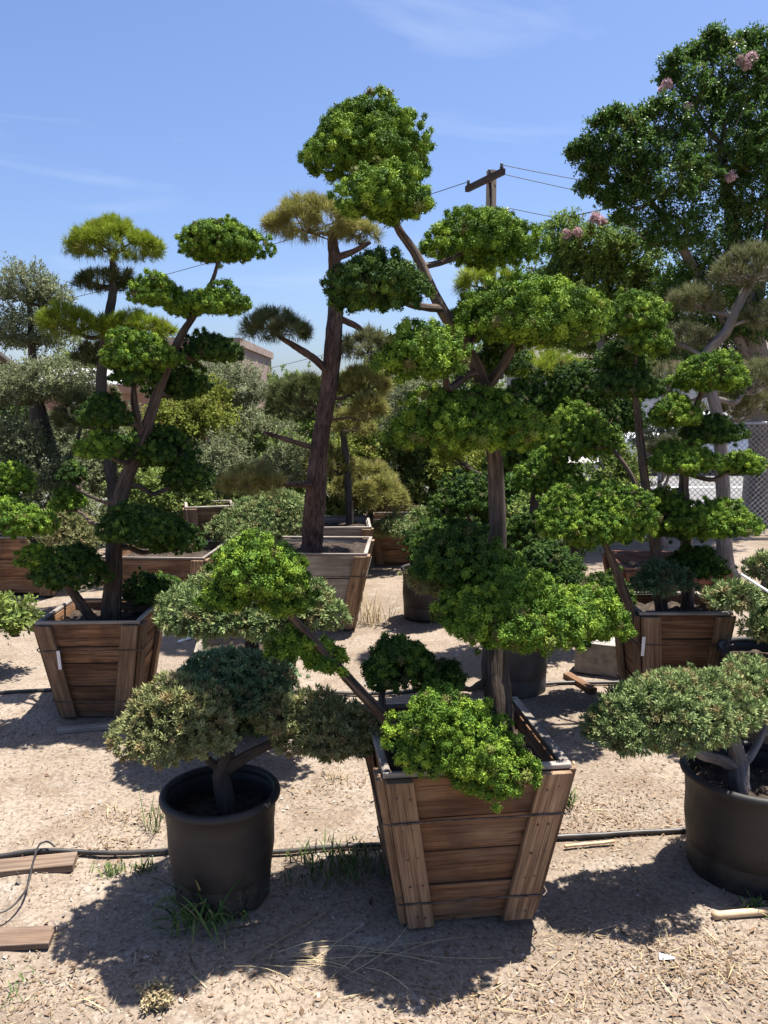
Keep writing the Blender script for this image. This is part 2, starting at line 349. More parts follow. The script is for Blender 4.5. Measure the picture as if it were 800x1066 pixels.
def fvals(n, tint, brown):
    f = np.zeros((n, 4, 3)); f[:, :, 0] = tint[:, None]; f[:, 2, 1] = 1; f[:, 1, 1] = f[:, 3, 1] = 0.5; f[:, :, 2] = brown[:, None]
    return f

def pad_surface(c, rx, ry, rz, n, nl=9, under=0.35, jit=0.03, loose=False):
    """points and outward directions on a lumpy pad made of merged lobes"""
    lc = [np.array((RNG.uniform(-.1, .1), RNG.uniform(-.1, .1), .02))]; lr = [np.array((0.70, 0.70, 0.70))]
    for i in range(nl):
        a = 2 * math.pi * (i + RNG.uniform(0, .8)) / nl; q = RNG.uniform(0.50, 0.72)
        lc.append(np.array((q * math.cos(a), q * math.sin(a), RNG.uniform(-.22, .14)))); k = RNG.uniform(.25, .42)
        lr.append(np.array((k, k, k * RNG.uniform(0.95, 1.35))))
    for i in range(max(3, nl // 2)):
        a = RNG.uniform(0, 6.28); q = RNG.uniform(0.05, 0.45)
        lc.append(np.array((q * math.cos(a), q * math.sin(a), RNG.uniform(.28, .5)))); k = RNG.uniform(.28, .44); lr.append(np.array((k, k, k)))
    lc = np.array(lc); lr = np.array(lr); w = (lr[:, 0] ** 1.6); w /= w.sum()
    pts, nor = [], []; got = 0
    while got < n:
        m = n * 3; k = RNG.choice(len(lc), m, p=w); d = rdir(m)
        p = lc[k] + lr[k] * d; q = unit(d / lr[k])
        keep = (d[:, 2] > -0.35) | (RNG.random(m) < under)
        for i in range(len(lc)):
            ins = (((p - lc[i]) / lr[i]) ** 2).sum(1) < 0.80
            keep &= ~(ins & (k != i))
        p = p[keep]; q = q[keep]; pts.append(p); nor.append(q); got += len(p)
    p = np.concatenate(pts)[:n]; q = np.concatenate(nor)[:n]
    p[:, 2] = np.where(p[:, 2] < 0, p[:, 2] * (.9 if loose else .60), p[:, 2] * (1 if loose else 1.25)) - (0 if loose else 0.26)
    lump = RNG.normal(size=(len(p), 1)) * jit
    p = p * (1 + lump)
    sc = np.array((rx, ry, rz)); return c + p * sc, unit(q / sc)

def foliage(kind_, c, rx, ry, rz, s, dens=1.0, size=1.0):
    """returns quads, attributes; s = metres per photo pixel at that distance"""
    c = np.asarray(c, float); area = 2.6 * math.pi * ((rx * rz) + rx * ry * 0.7)
    out, at = [], []
    if kind_ in ('jun', 'blue'):
        r = max(0.0185 if kind_ == 'jun' else 0.024, 3.1 * s) * size
        n = int(min(7000, max(80, 2.2 * dens * area / (r * r * 2.2))))
        nb = 84 if r / s > 4.8 else 60 if r / s > 3.8 else 42
        if kind_ == 'blue': nb = nb * 6 // 10
        p, q = pad_surface(c, rx, ry, rz, n, jit=.035, under=.3)
        kp = spaced(p, r * (1.34 if kind_ == 'jun' else 1.0)); p = p[kp]; q = q[kp]; n = len(p)
        stray = RNG.random(n) < .05; p[stray] += q[stray] * (r * RNG.uniform(.6, 1.5, (int(stray.sum()), 1)))
        # deeper layers of older growth so that the pad has a body
        n2 = int(n * (.55 if kind_ == 'jun' else .28)); p2, q2 = pad_surface(c, rx * .84, ry * .84, rz * .78, n2, under=0.8, jit=.04)
        n3 = n // 4; p3, q3 = pad_surface(c, rx * .55, ry * .55, rz * .48, n3, under=1.0)
        p = np.concatenate((p, p2, p3)); q = np.concatenate((q, q2, q3))
        big = np.concatenate((np.ones(n), np.full(n2, 1.3), np.full(n3, 2.0))); n = len(p)
        q = unit(q + np.array((0, 0, 0.15)) + RNG.normal(size=q.shape) * 0.22)
        tint = np.clip(RNG.normal(0.40, 0.17, n), 0, .85); brown = (RNG.random(n) < 0.07) * RNG.uniform(.3, .9, n)
        rr = r * RNG.uniform(0.72, 1.3, n) * big
        if kind_ == 'blue':
            brown = (RNG.random(n) < 0.22) * RNG.uniform(.3, .9, n)
        k = np.repeat(np.arange(n), nb); m = len(k)
        if kind_ == 'jun':                                   # round knobs of short scale-like sprays facing outwards
            d = unit(q[k] * 0.62 + np.array((0, 0, .15)) + rdir(m)); tg = rdir(m); tg = unit(tg - d * (tg * d).sum(1, keepdims=True))
            dr = unit(tg + d * RNG.uniform(.15, .9, (m, 1)))
            L = np.maximum(rr[k] * RNG.uniform(.30, .54, m), 1.2 * s); W = np.maximum(L * RNG.uniform(.14, .21, m), .30 * s)
            V = blades(p[k] + d * (rr[k] * RNG.uniform(.50, .92, m))[:, None], dr, L, W, 0.6, 0, d)
            kc = np.repeat(np.arange(n), 16); mc = len(kc)   # the packed older scales under them
            d = unit(q[kc] * 0.5 + rdir(mc)); tg = rdir(mc); tg = unit(tg - d * (tg * d).sum(1, keepdims=True))
            Lc = rr[kc] * RNG.uniform(.8, 1.15, mc)
            Vc = blades(p[kc] + d * (rr[kc] * RNG.uniform(.38, .62, mc))[:, None] - tg * (Lc * .5)[:, None], tg, Lc, Lc * .36, .5, 0, d)
            out.append(Vc); at.append(fvals(mc, np.clip(tint[kc] - .05 + RNG.normal(0, .08, mc), 0, 1), brown[kc]))
        else:
            d = unit(q[k] * 1.0 + rdir(m) * 0.95); L = rr[k] * RNG.uniform(.55, 1.25, m); W = np.maximum(L * RNG.uniform(.08, .13, m), 0.30 * s)
            V = blades(p[k] + rdir(m) * (rr[k] * .4)[:, None], d, L, W, 0.5, 0, unit(q[k] + np.array((0, 0, .6))))
        out.append(V); at.append(fvals(m, np.clip(tint[k] + RNG.normal(0, .10, m), 0, 1), brown[k]))
    elif kind_ == 'pine':
        r = max(0.085, 8 * s) * size
        n = int(min(700, max(50, 1.15 * dens * area / (r * r)))); nb = 64
        p, q = pad_surface(c, rx * .93, ry * .93, rz * .85, n, under=0.12)
        q = unit(q * 0.8 + np.array((0, 0, 0.75)) + RNG.normal(size=q.shape) * 0.25)
        tint = np.clip(RNG.normal(0.42, 0.17, n), 0, .85); k = np.repeat(np.arange(n), nb); m = len(k)
        d = unit(q[k] * 0.95 + rdir(m) * 0.9); L = r * RNG.uniform(.6, 1.1, m); W = np.full(m, max(0.0016, 0.28 * s))
        V = blades(p[k] + q[k] * (r * RNG.uniform(-.45, .25, m))[:, None], d, L, W, 0.4, 0.06, np.tile((0, 0, 1.0), (m, 1)))
        brown = ((RNG.random(n) < 0.05) * .7)[k]
        out.append(V); at.append(fvals(m, np.clip(tint[k] + RNG.normal(0, .12, m), 0, 1), brown))
        # old needles hanging below
        n3 = n * 4; a = RNG.uniform(0, 6.28, n3); q3 = np.sqrt(RNG.random(n3)) * .95
        b = c + np.stack((q3 * np.cos(a) * rx, q3 * np.sin(a) * ry, -RNG.uniform(.1, .5, n3) * rz), 1)
        d = unit(np.stack((RNG.normal(0, .35, n3), RNG.normal(0, .35, n3), -np.ones(n3)), 1))
        out.append(blades(b, d, r * RNG.uniform(.4, .9, n3), np.full(n3, max(.0014, .2 * s)), .4)); at.append(fvals(n3, np.full(n3, .15), np.full(n3, .25)))
    else:                                                    # broad leaves on twigs
        r = max(0.07, 5 * s) * size; ll = max(0.038, 3.6 * s) * size
        n = int(min(1500, max(50, 1.3 * dens * area / (r * r * 1.5)))); nb = 22
        p, q = pad_surface(c, rx, ry, rz, n, nl=11, under=0.8, jit=.17, loose=True); n2 = n // 2
        p2, q2 = pad_surface(c, rx * .7, ry * .7, rz * .7, n2, under=1.0); p = np.concatenate((p, p2)); q = np.concatenate((q, q2)); n = len(p)
        tint = np.clip(RNG.normal(0.40, 0.18, n), 0, .85); k = np.repeat(np.arange(n), nb); m = len(k)
        tw = unit(q + RNG.normal(size=q.shape) * .5 + np.array((0, 0, .2)))
        d = unit(tw[k] * 0.7 + rdir(m)); L = ll * RNG.uniform(.6, 1.15, m)
        V = blades(p[k] + tw[k] * (r * RNG.uniform(-1.0, .8, m))[:, None] + rdir(m) * (r * .3), d, L, L * (0.19 if kind_ == 'olive' else .27), .5, 0, unit(tw[k] * .6 + np.array((0, 0, 1.0)) + RNG.normal(size=(m, 3)) * .35))
        brown = ((RNG.random(n) < 0.10) * RNG.uniform(.2, .8, n))[k]
        out.append(V); at.append(fvals(m, np.clip(tint[k] + RNG.normal(0, .13, m), 0, 1), brown))
    return np.concatenate(out), np.concatenate(at)

def spaced(p, dmin):
    """drop points that crowd another one"""
    cell = {}; keep = []
    q = np.floor(p / dmin).astype(int)
    for i in range(len(p)):
        a, b, c = q[i]; ok = True
        for x in (a - 1, a, a + 1):
            for y in (b - 1, b, b + 1):
                for z in (c - 1, c, c + 1):
                    for j in cell.get((x, y, z), ()):
                        d = p[i] - p[j]
                        if d[0] * d[0] + d[1] * d[1] + d[2] * d[2] < dmin * dmin: ok = False; break
                    if not ok: break
                if not ok: break
            if not ok: break
        if ok: keep.append(i); cell.setdefault((a, b, c), []).append(i)
    return np.array(keep)

def spline(pts, k=5):
    pts = [np.asarray(p, float) for p in pts]; out = []
    for i in range(len(pts) - 1):
        a = pts[max(i - 1, 0)]; b = pts[i]; c = pts[i + 1]; d = pts[min(i + 2, len(pts) - 1)]
        for j in range(k):
            t = j / k
            out.append(0.5 * ((2 * b) + (c - a) * t + (2 * a - 5 * b + 4 * c - d) * t * t + (3 * b - a - 3 * c + d) * t ** 3))
    out.append(pts[-1]); return out

def stem_points(st):
    """[(px,py,Y,width px)] -> smooth world points, radii"""
    q = [np.append(P(x, y, Y), w * S(y, Y) / 2) for x, y, Y, w in st]
    q = spline(q, 6); return [a[:3] for a in q], [max(0.003, a[3]) for a in q]

def crooked(a, b, sag, n=6, wig=0.06):
    a = np.asarray(a, float); b = np.asarray(b, float); L = np.linalg.norm(b - a); out = []
    w = [RNG.normal(size=3) * wig * L for _ in range(n + 1)]
    for i in range(n + 1):
        t = i / n; e = math.sin(math.pi * t)
        out.append(a + (b - a) * t + np.array((0, 0, -sag * L * e)) + w[i] * e)
    return out

def tree(name, label, cat, stems, pads, mat='jun', bark='barkj', ftype=None, group=None, depth=0.85, dens=1.0, size=1.0, base_z=None, limb=1.0, twigs=7, pn='foliage_pad'):
    """stems: list of stem lists (first is the trunk). pads: (px,py,rx,ry,Y[,dict])"""
    pts0, rad0 = stem_points(stems[0]); base = pts0[0]
    root = empty(name, base, label, cat, group)
    allp, allr = [], []
    for i, st in enumerate(stems):
        p, r = stem_points(st)
        if i == 0:                                           # root flare
            for j in range(min(4, len(r))): r[j] *= (1.55, 1.28, 1.12, 1.04)[j]
        mb = MB(); mb.tube(p, r, 14 if S(500, st[0][2]) < 0.008 else 8, 0.075, True, 0.10)
        mb.build('trunk' if i == 0 else 'limb', M[bark], root, True, base)
        allp += p; allr += r
    allp = np.array(allp); allr = np.array(allr)
    for pd in pads:
        px, py, rx, ry, Y = pd[:5]; o = pd[5] if len(pd) > 5 else {}
        s = S(py, Y); c = P(px, py, Y); Rx, Rz = rx * s, ry * s * (1.12 if (ftype or 'jun') == 'jun' else 1.05); Ry = Rx * o.get('depth', depth)
        ft = o.get('t', ftype or 'jun'); mt = o.get('m', mat)
        V, fv = foliage(ft, c, Rx, Ry, Rz, s, o.get('dens', 1.0) * dens, o.get('size', 1.0) * size)
        quads_obj(pn, V, fv, M[mt], root, base)
        if o.get('nolimb'): continue
        foot = c + np.array((0, 0, -Rz * 0.35))
        dd = np.linalg.norm(allp - foot, axis=1) + np.maximum(0, allp[:, 2] - foot[2]) * 1.6
        j = int(np.argmin(dd)); a = allp[j]; ra = min(allr[j] * .7, (0.008 + 0.055 * Rx)) * limb
        mb = MB()
        path = spline(crooked(a, foot, 0.10, 4, 0.05), 3); n = len(path)
        mb.tube(path, [ra + (ra * .55 - ra) * i / (n - 1) for i in range(n)], 7, 0.08)
        for q in range(twigs):
            an = 2 * math.pi * (q + RNG.uniform(0, .8)) / twigs; e = c + np.array((math.cos(an) * Rx * RNG.uniform(.45, .85), math.sin(an) * Ry * RNG.uniform(.45, .85), Rz * RNG.uniform(-.3, .45)))
            st = path[int(n * RNG.uniform(.7, .99))]
            tp = crooked(st, e, 0.12, 4, 0.07); mb.tube(tp, [ra * .42, ra * .36, ra * .3, ra * .22, ra * .12], 5, 0.05)
        mb.build('limb', M[bark], root, True, base)
    return root

# ------------------------------------------------------------------ planter boxes, pots
BOXG = 'timber planter boxes standing in the nursery'
POTG = 'plastic nursery pots'
def planter_box(cx, cy, wt, wb, h, rz, label, n=5, mat='wood', rim='woodg', bat='woodb', dt=None, db=None, wires=2, lift=0.03, battens=True, tagged=None, nails=False, soil=0.06, z0=0.0, wide=0.085, rot=None):
    root = empty('planter_box', (cx, cy, z0), label, 'planter box', BOXG, rz)
    dt = dt or wt; db = db or wb; T = 0.022
    def face(axis, sgn):
        """panel on +-y (axis 1) or +-x (axis 0)"""
        mb = MB(); hs = np.array([random.uniform(.75, 1.35) for _ in range(n)]); hs = hs / hs.sum() * (h - lift); z = lift
        for i in range(n):
            za, zb = z + 0.0025, z + hs[i] - 0.0025; z += hs[i]
            def cr(zz, ot):
                k = (zz - lift) / (h - lift); W = (wb + (wt - wb) * k) / 2; D = (db + (dt - db) * k) / 2
                half, dist = (W, D) if axis == 1 else (D - T - .002, W)
                return half, dist + ot
            jt = random.uniform(-.0045, .0045) if h < .6 else 0; cs = []
            for zz in (za, zb):
                for hx, ot in ((-1, 0.0), (1, 0.0), (1, -T), (-1, -T)):
                    hf, ds = cr(zz, ot + jt)
                    u = hx * hf
                    cs.append((u, -ds, zz) if axis == 1 else (ds, u, zz))
            if axis == 1 and sgn > 0: cs = [(-a, -b, c) for a, b, c in cs]
            if axis == 0 and sgn < 0: cs = [(-a, -b, c) for a, b, c in cs]
            mb.hexa(cs, 0)
        mb.build('side_panel', M[mat], root, bevel=0.003)
    for a, s in ((1, -1), (1, 1), (0, -1), (0, 1)): face(a, s)
    if battens:
        for axis in (1, 0):
            for sg in (-1, 1):
                for e in (-1, 1):
                    mb = MB(); cs = []
                    w2 = wide * random.uniform(.85, 1.15)
                    for zz in (lift * .4, h - 0.004):
                        k = (zz - lift) / (h - lift); W = (wb + (wt - wb) * k) / 2; D = (db + (dt - db) * k) / 2
                        if axis == 0: W, D = D, W
                        out = W + 0.003 if axis == 1 else W - 0.001
                        a0, a1 = e * out, e * (out - w2)
                        if axis == 1 and e * 1 > 0 or axis == 0 and e > 0: pass
                        lo, hi = sorted((a0, a1)); d0 = D + 0.0035; d1 = D + 0.026
                        cs += [(lo, -d1, zz), (hi, -d1, zz), (hi, -d0, zz), (lo, -d0, zz)]
                    if axis == 1: cs = cs if sg < 0 else [(-a, -b, c) for a, b, c in cs]
                    else: cs = [(b, -a, c) for a, b, c in cs] if sg < 0 else [(-b, a, c) for a, b, c in cs]
                    mb.hexa(cs, 2); mb.build('batten', M[bat], root, bevel=0.003)
    if nails:
        for e in (-1, 1):
            for zz in [h * q for q in (.10, .32, .50, .68, .90)]:
                k = (zz - lift) / (h - lift); W = (wb + (wt - wb) * k) / 2; D = (db + (dt - db) * k) / 2
                for u in (W - .025, W - .058):
                    mb = MB(); c = np.array((e * (u + random.uniform(-.006, .006)), -D - .0262, zz + random.uniform(-.008, .008)))
                    mb.tube([c, c - (0, .0015, 0)], [.0042, .0036], 8); mb.build('nail', M['wire'], root)
    # weathered strips along the top
    W, D, q = wt / 2 + .006, dt / 2 + .005, 0.024
    for x0, x1, y0, y1 in ((-W, W, -D, -D + q), (-W, W, D - q, D), (-W, -W + q, -D + q + .002, D - q - .002), (W - q, W, -D + q + .002, D - q - .002)):
        mb = MB(); mb.box(x0, x1, y0, y1, h + .002, h + .016, None, 0.0025); mb.build('rim_board', M[rim], root, bevel=0.003)
    for k in range(wires):
        zz = h * (0.74, 0.20)[k] if wires > 1 else h * .74
        kk = (zz - lift) / (h - lift); W = (wb + (wt - wb) * kk) / 2 + .030; D = (db + (dt - db) * kk) / 2 + .030
        mb = MB(); c = [(-W, -D), (W, -D), (W, D), (-W, D), (-W, -D)]; pts = []
        for (a, b), (d, e) in zip(c[:-1], c[1:]):
            pts += [np.array((a + (d - a) * t, b + (e - b) * t, zz + random.uniform(-.003, .003))) for t in (0.03, .3, .6, .97)]
        mb.tube(pts + [pts[0]], [.003] * (len(pts) + 1), 6); mb.build('strap', M['wire'], root, True)
    for e in (-1, 1):
        mb = MB(); mb.box(-wb / 2 * .98, wb / 2 * .98, e * db * .33 - .04, e * db * .33 + .04, 0.0, lift - .003, 0, .002); mb.build('skid', M[mat], root, bevel=0.003)
    mb = MB(); W, D = wt / 2 - .03, dt / 2 - .03; N = 16; b = []
    for i in range(N + 1):
        for j in range(N + 1):
            mb.v.append((-W + 2 * W * i / N, -D + 2 * D * j / N, h - soil + random.uniform(-.012, .012))); mb.g.append((0, 0, 0))
    for i in range(N):
        for j in range(N):
            a = i * (N + 1) + j; mb.f.append((a, a + N + 1, a + N + 2, a + 1))
    mb.build('soil', M['soil'], root, True)
    if tagged:
        u, zt = tagged
        k = (zt - lift) / (h - lift); D = (db + (dt - db) * k) / 2 + .036
        t = MB(); sl = (dt - db) / 2 / (h - lift)
        t.hexa([(u, -D - .002 + .10 * sl, zt - .10), (u + .016, -D - .002 + .10 * sl, zt - .10), (u + .016, -D + .10 * sl, zt - .10), (u, -D + .10 * sl, zt - .10),
                (u, -D - .002, zt), (u + .016, -D - .002, zt), (u + .016, -D, zt), (u, -D, zt)], 2)
        t.build('plant_tag', M['tag'], root)
    return root

def nursery_pot(cx, cy, rt, rb, h, label, mat='pot', soil=0.10, name='nursery_pot', handles=True):
    root = empty(name, (cx, cy, 0), label, 'plant pot', POTG)
    body = MB()
    pr = [(0.001, 0.004), (rb - .02, 0.004), (rb - .006, 0.0), (rb, .012)]
    for i in range(1, 9): pr.append((rb + (rt - .012 - rb) * i / 8 + (.0015 if i == 7 else 0), .012 + (h - .045) * i / 8))
    pr += [(rt - .009, h - .03), (rt - .009, h - .012)]
    inner = [(rt - .014, h - .012), (rt - .016, h - .05), (rb + (rt - rb) * .5, h * .5), (rb - .004, .02), (0.001, .016)]
    body.lathe(pr + inner, 64, 0.004); body.build('pot_body', M[mat], root, True)
    rim = MB(); a = 0.013
    rim.lathe([(rt - .006 + a * math.cos(t) , h - .010 + a * 1.15 * math.sin(t)) for t in [2 * math.pi * i / 12 for i in range(13)]], 64, 0.006)
    rim.build('rim', M[mat], root, True)
    so = MB(); n = 40; zs = h - soil; rs = rb + (rt - rb) * zs / h - .014; so.v.append((0, 0, zs + .01)); so.g.append((0, 0, 0))
    for k in range(1, 7):
        for j in range(n):
            t = 2 * math.pi * j / n; so.v.append((rs * k / 6 * math.cos(t), rs * k / 6 * math.sin(t), zs + random.uniform(-.008, .01))); so.g.append((0, 0, 0))
    for j in range(n):
        so.f.append((0, 1 + j, 1 + (j + 1) % n))
        for k in range(5): so.f.append((1 + k * n + j, 1 + (k + 1) * n + j, 1 + (k + 1) * n + (j + 1) % n, 1 + k * n + (j + 1) % n))
    so.build('soil', M['soil'], root, True)
    return root

# ------------------------------------------------------------------ the setting
def axis_steps(lo, a, b, hi, fine):
    mid = list(np.arange(a, b + 1e-6, fine)); s = fine; x = a; left = []
    while x > lo: s *= 1.25; x -= s; left.append(x)
    s = fine; x = mid[-1]; right = []
    while x < hi: s *= 1.25; x += s; right.append(x)
    return np.array(left[::-1] + mid + right)
gx = axis_steps(-350, -2.6, 2.6, 350, 0.045); gy = axis_steps(-40, 1.5, 6.0, 700, 0.045)
X, Y_ = np.meshgrid(gx, gy, indexing='ij')
gr = np.random.default_rng(5)
WAVES = [(gr.uniform(1.2, 22), gr.uniform(0, 6.28), gr.uniform(0, 6.28)) for k in range(26)]
def gz(x, y):
    """height of the uneven ground"""
    z = np.zeros_like(np.asarray(x, float))
    for fr, an, ph in WAVES: z = z + (0.0085 / (0.6 + fr * .35)) * np.sin(fr * (x * math.cos(an) + y * math.sin(an)) + ph)
    return z * np.clip((9.0 - y) / 2.0, 0, 1) * np.clip((8 - np.abs(x)) / 3, 0, 1)
Z = gz(X, Y_) + gr.normal(0, .0010, X.shape) * (Y_ < 8) * (np.abs(X) < 6)
nx, ny = X.shape
me = bpy.data.meshes.new('ground')
idx = np.arange(nx * ny).reshape(nx, ny)
q = np.stack((idx[:-1, :-1], idx[1:, :-1], idx[1:, 1:], idx[:-1, 1:]), -1).reshape(-1, 4)
me.from_pydata(np.stack((X, Y_, Z), -1).reshape(-1, 3).tolist(), [], q.tolist())
me.polygons.foreach_set('use_smooth', [True] * len(me.polygons)); me.materials.append(M['dirt'])
kind(link(bpy.data.objects.new('ground', me)), 'structure')

mb = MB(); mb.box(-80, 80, 10.4, 20.0, -.2, 0.006); kind(mb.build('road', M['asphalt']), 'structure')
mb = MB(); mb.box(-80, 80, 15.35, 15.47, .004, 0.010); kind(mb.build('road_marking', M['paint']), 'structure')
mb = MB(); mb.box(-80, 80, 20.15, 22.4, -.1, 0.13); mb.box(-80, 80, 20.002, 20.148, -.1, 0.14); kind(mb.build('pavement', M['pavement']), 'structure')

def scatter(name, mat, n, zone, size, asp, lift, seed, up=0.25):
    g = np.random.default_rng(seed); pts = []
    for (cx, cy, sx, sy, w) in zone:
        m = int(n * w); pts.append(np.stack((g.normal(cx, sx, m), g.normal(cy, sy, m)), 1))
    p = np.concatenate(pts); p = p[(p[:, 1] > 1.7) & (p[:, 1] < 8.5)]; m = len(p)
    a = g.uniform(0, 6.28, m); L = size * np.exp(g.normal(0, .45, m)); t = g.normal(0, up, m)
    d = unit(np.stack((np.cos(a), np.sin(a), t), 1)); s = np.stack((-np.sin(a), np.cos(a), g.normal(0, up, m)), 1) * (L * asp)[:, None]
    b = np.concatenate((p, (gz(p[:, 0], p[:, 1]) + lift * .6 + np.abs(t) * L * .5)[:, None]), 1)
    V = np.stack((b - d * (L / 2)[:, None], b + s * g.uniform(.5, 1, (m, 1)), b + d * (L / 2)[:, None], b - s * g.uniform(.5, 1, (m, 1))), 1)
    f = np.zeros((m, 4, 3)); f[:, :, 0] = g.uniform(0, 1, m)[:, None]
    return kind(quads_obj(name, V, f, M[mat]), 'stuff')
everywhere = [(x, y, .55, .35, .035) for x in (-1.6, -.7, .2, 1.1, 1.9) for y in (2.1, 2.7, 3.6)]
mulch = [(G(px, py)[0], G(px, py)[1], sx, sy, w) for px, py, sx, sy, w in (
    (620, 850, .16, .10, .10), (700, 1000, .22, .10, .16), (560, 1040, .2, .06, .08), (140, 850, .14, .05, .05), (230, 1000, .25, .07, .05), (60, 1030, .2, .08, .06),
    (760, 1020, .15, .08, .07), (110, 880, .10, .05, .03), (450, 1040, .3, .06, .05), (330, 820, .16, .06, .03), (610, 690, .3, .15, .05), (20, 760, .15, .15, .05), (650, 830, .3, .15, .06), (400, 640, .4, .3, .05), (60, 640, .4, .3, .05))]
scatter('bark_litter', 'chip', 11000, mulch, .0100, .22, .006, 3)
scatter('fine_litter', 'chip', 14000, everywhere, .009, .25, .006, 4)
scatter('twig_litter', 'chip', 900, everywhere, .06, .03, .008, 9, .1)
scatter('pebbles', 'stone', 13000, everywhere, .0065, .42, .005, 6, .5)
scatter('dry_grass', 'straw', 900, everywhere + mulch, .038, .03, .007, 8, .12)

def spray(px0, px1, py, n, L, seed):
    g = np.random.default_rng(seed); V = []
    for i in range(n):
        a = G(g.uniform(px0, px1), py + g.normal(0, 7)); an = g.normal(0.05, .35); l = L * g.uniform(.5, 1.2); c = g.normal(0, .35)
        pts = [a + np.array((math.cos(an + c * t) * l * t, math.sin(an + c * t) * l * t, .010 + .012 * math.sin(t * 3.1))) for t in np.linspace(0, 1, 6)]
        for p in pts: p[2] += gz(p[0], p[1])
        for p, q in zip(pts[:-1], pts[1:]):
            w = np.array((-math.sin(an), math.cos(an), .3)) * .0011
            V.append((p - w, q - w, q + w, p + w))
    V = np.array(V); f = np.zeros((len(V), 4, 3)); f[:, :, 0] = np.repeat(g.uniform(.3, 1, n), 5)[:, None]
    return kind(quads_obj('dry_straw', V, f, M['straw']), 'stuff')
spray(240, 420, 998, 18, .26, 21)

# ------------------------------------------------------------------ the front box and its juniper
planter_box(.240, 2.505, .55, .39, .53, R(7.5), 'nearest timber planter box with tan corner battens, holding the tallest juniper', n=4, soil=.05, lift=.035, nails=True)
tree('cloud_pruned_juniper', 'tall cloud-pruned juniper in the nearest timber box, round top pad highest against the sky', 'juniper', [
    [(522, 800, 2.66, 32), (519, 740, 2.68, 28), (515, 690, 2.72, 26), (516, 610, 2.76, 21), (518, 540, 2.78, 18), (515, 470, 2.78, 16), (506, 405, 2.76, 15), (484, 358, 2.72, 13), (457, 316, 2.7, 12), (434, 266, 2.7, 10), (414, 236, 2.7, 8), (398, 186, 2.74, 5)],
    [(506, 405, 2.76, 12), (524, 380, 2.74, 10), (540, 352, 2.7, 7), (556, 335, 2.66, 4)],
    [(462, 322, 2.7, 9), (430, 318, 2.62, 7), (404, 308, 2.55, 4)],
    [(438, 278, 2.7, 7), (464, 272, 2.74, 6), (490, 258, 2.8, 4)],
    [(440, 800, 2.50, 16), (405, 752, 2.46, 13), (368, 712, 2.42, 11), (335, 676, 2.38, 9), (308, 646, 2.34, 8), (284, 618, 2.30, 5)],
    [(400, 745, 2.46, 8), (398, 722, 2.50, 7), (408, 702, 2.55, 4)],
], [
    (383, 146, 70, 49, 2.80, {'dens': 1.1}), (402, 201, 50, 35, 2.60), (506, 247, 61, 36, 2.84), (391, 294, 54, 33, 2.52, {'m': 'jun_shade'}),
    (560, 325, 80, 43, 2.62), (500, 332, 40, 28, 2.85), (522, 372, 30, 22, 2.95, {'m': 'jun_shade'}), (440, 367, 47, 34, 2.50), (488, 437, 79, 38, 2.66),
    (540, 632, 90, 46, 2.46), (474, 580, 50, 36, 2.60, {'m': 'jun_shade'}), (514, 590, 34, 26, 2.62), (622, 640, 36, 34, 2.60), (570, 590, 40, 30, 2.85, {'m': 'jun_shade'}),
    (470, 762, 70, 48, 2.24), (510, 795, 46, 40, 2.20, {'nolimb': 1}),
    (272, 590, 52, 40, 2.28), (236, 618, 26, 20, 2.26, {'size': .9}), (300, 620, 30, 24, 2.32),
    (300, 668, 22, 18, 2.36), (340, 682, 22, 18, 2.42), (418, 690, 44, 34, 2.56, {'m': 'jun_shade'}), (462, 704, 24, 20, 2.62, {'m': 'jun_shade'})], limb=1.0)

# ------------------------------------------------------------------ front pots
bp = (-.53, 2.47)
nursery_pot(bp[0], bp[1], .188, .152, .36, 'tall black nursery pot with grass at its foot, holding the olive and blue-green juniper', soil=.085)
tree('bonsai_juniper', 'low spreading juniper with blue-green and olive pads in the tall black pot at front', 'juniper', [
    [(238, 858, 2.50, 22), (234, 830, 2.50, 20), (230, 806, 2.50, 18), (236, 786, 2.50, 15), (240, 760, 2.54, 11), (244, 730, 2.6, 8)],
    [(236, 800, 2.50, 13), (258, 786, 2.5, 11), (278, 776, 2.5, 9), (300, 766, 2.52, 7), (326, 756, 2.54, 4)],
    [(230, 802, 2.50, 10), (216, 790, 2.47, 8), (204, 776, 2.44, 6), (190, 764, 2.4, 4)]],
    [(243, 708, 70, 42, 2.62, {'m': 'bdrk'}), (262, 738, 50, 26, 2.68, {'m': 'bdrk'}), (182, 748, 66, 46, 2.40, {'m': 'bolv'}), (206, 728, 40, 30, 2.50), (336, 752, 56, 38, 2.54, {'m': 'bolv'}), (292, 742, 30, 26, 2.50, {'m': 'bolv'}), (362, 762, 30, 30, 2.62, {'m': 'bdrk'})],
    mat='blue', ftype='blue', bark='barkd', limb=1.2, size=.68)
rp = (1.272, 2.62)
nursery_pot(rp[0], rp[1], .237, .206, .36, 'wide black nursery pot at the right edge beside a cane on the ground', soil=.075)
tree('bonsai_juniper', 'dense rounded grey-green juniper in the wide black pot at the right edge', 'juniper', [
    [(774, 846, 2.62, 24), (770, 820, 2.62, 21), (768, 796, 2.62, 19), (765, 776, 2.60, 14), (758, 755, 2.6, 9)],
    [(768, 798, 2.62, 14), (748, 790, 2.58, 12), (728, 784, 2.56, 10), (706, 768, 2.54, 6)],
    [(770, 800, 2.62, 10), (785, 782, 2.66, 8), (796, 760, 2.7, 6), (800, 738, 2.74, 4)]],
    [(692, 736, 78, 50, 2.52), (742, 728, 52, 40, 2.60), (652, 752, 36, 34, 2.46), (788, 716, 50, 34, 2.78), (830, 735, 40, 30, 2.85)],
    mat='blue', ftype='blue', bark='barkg', limb=1.2, size=.68)

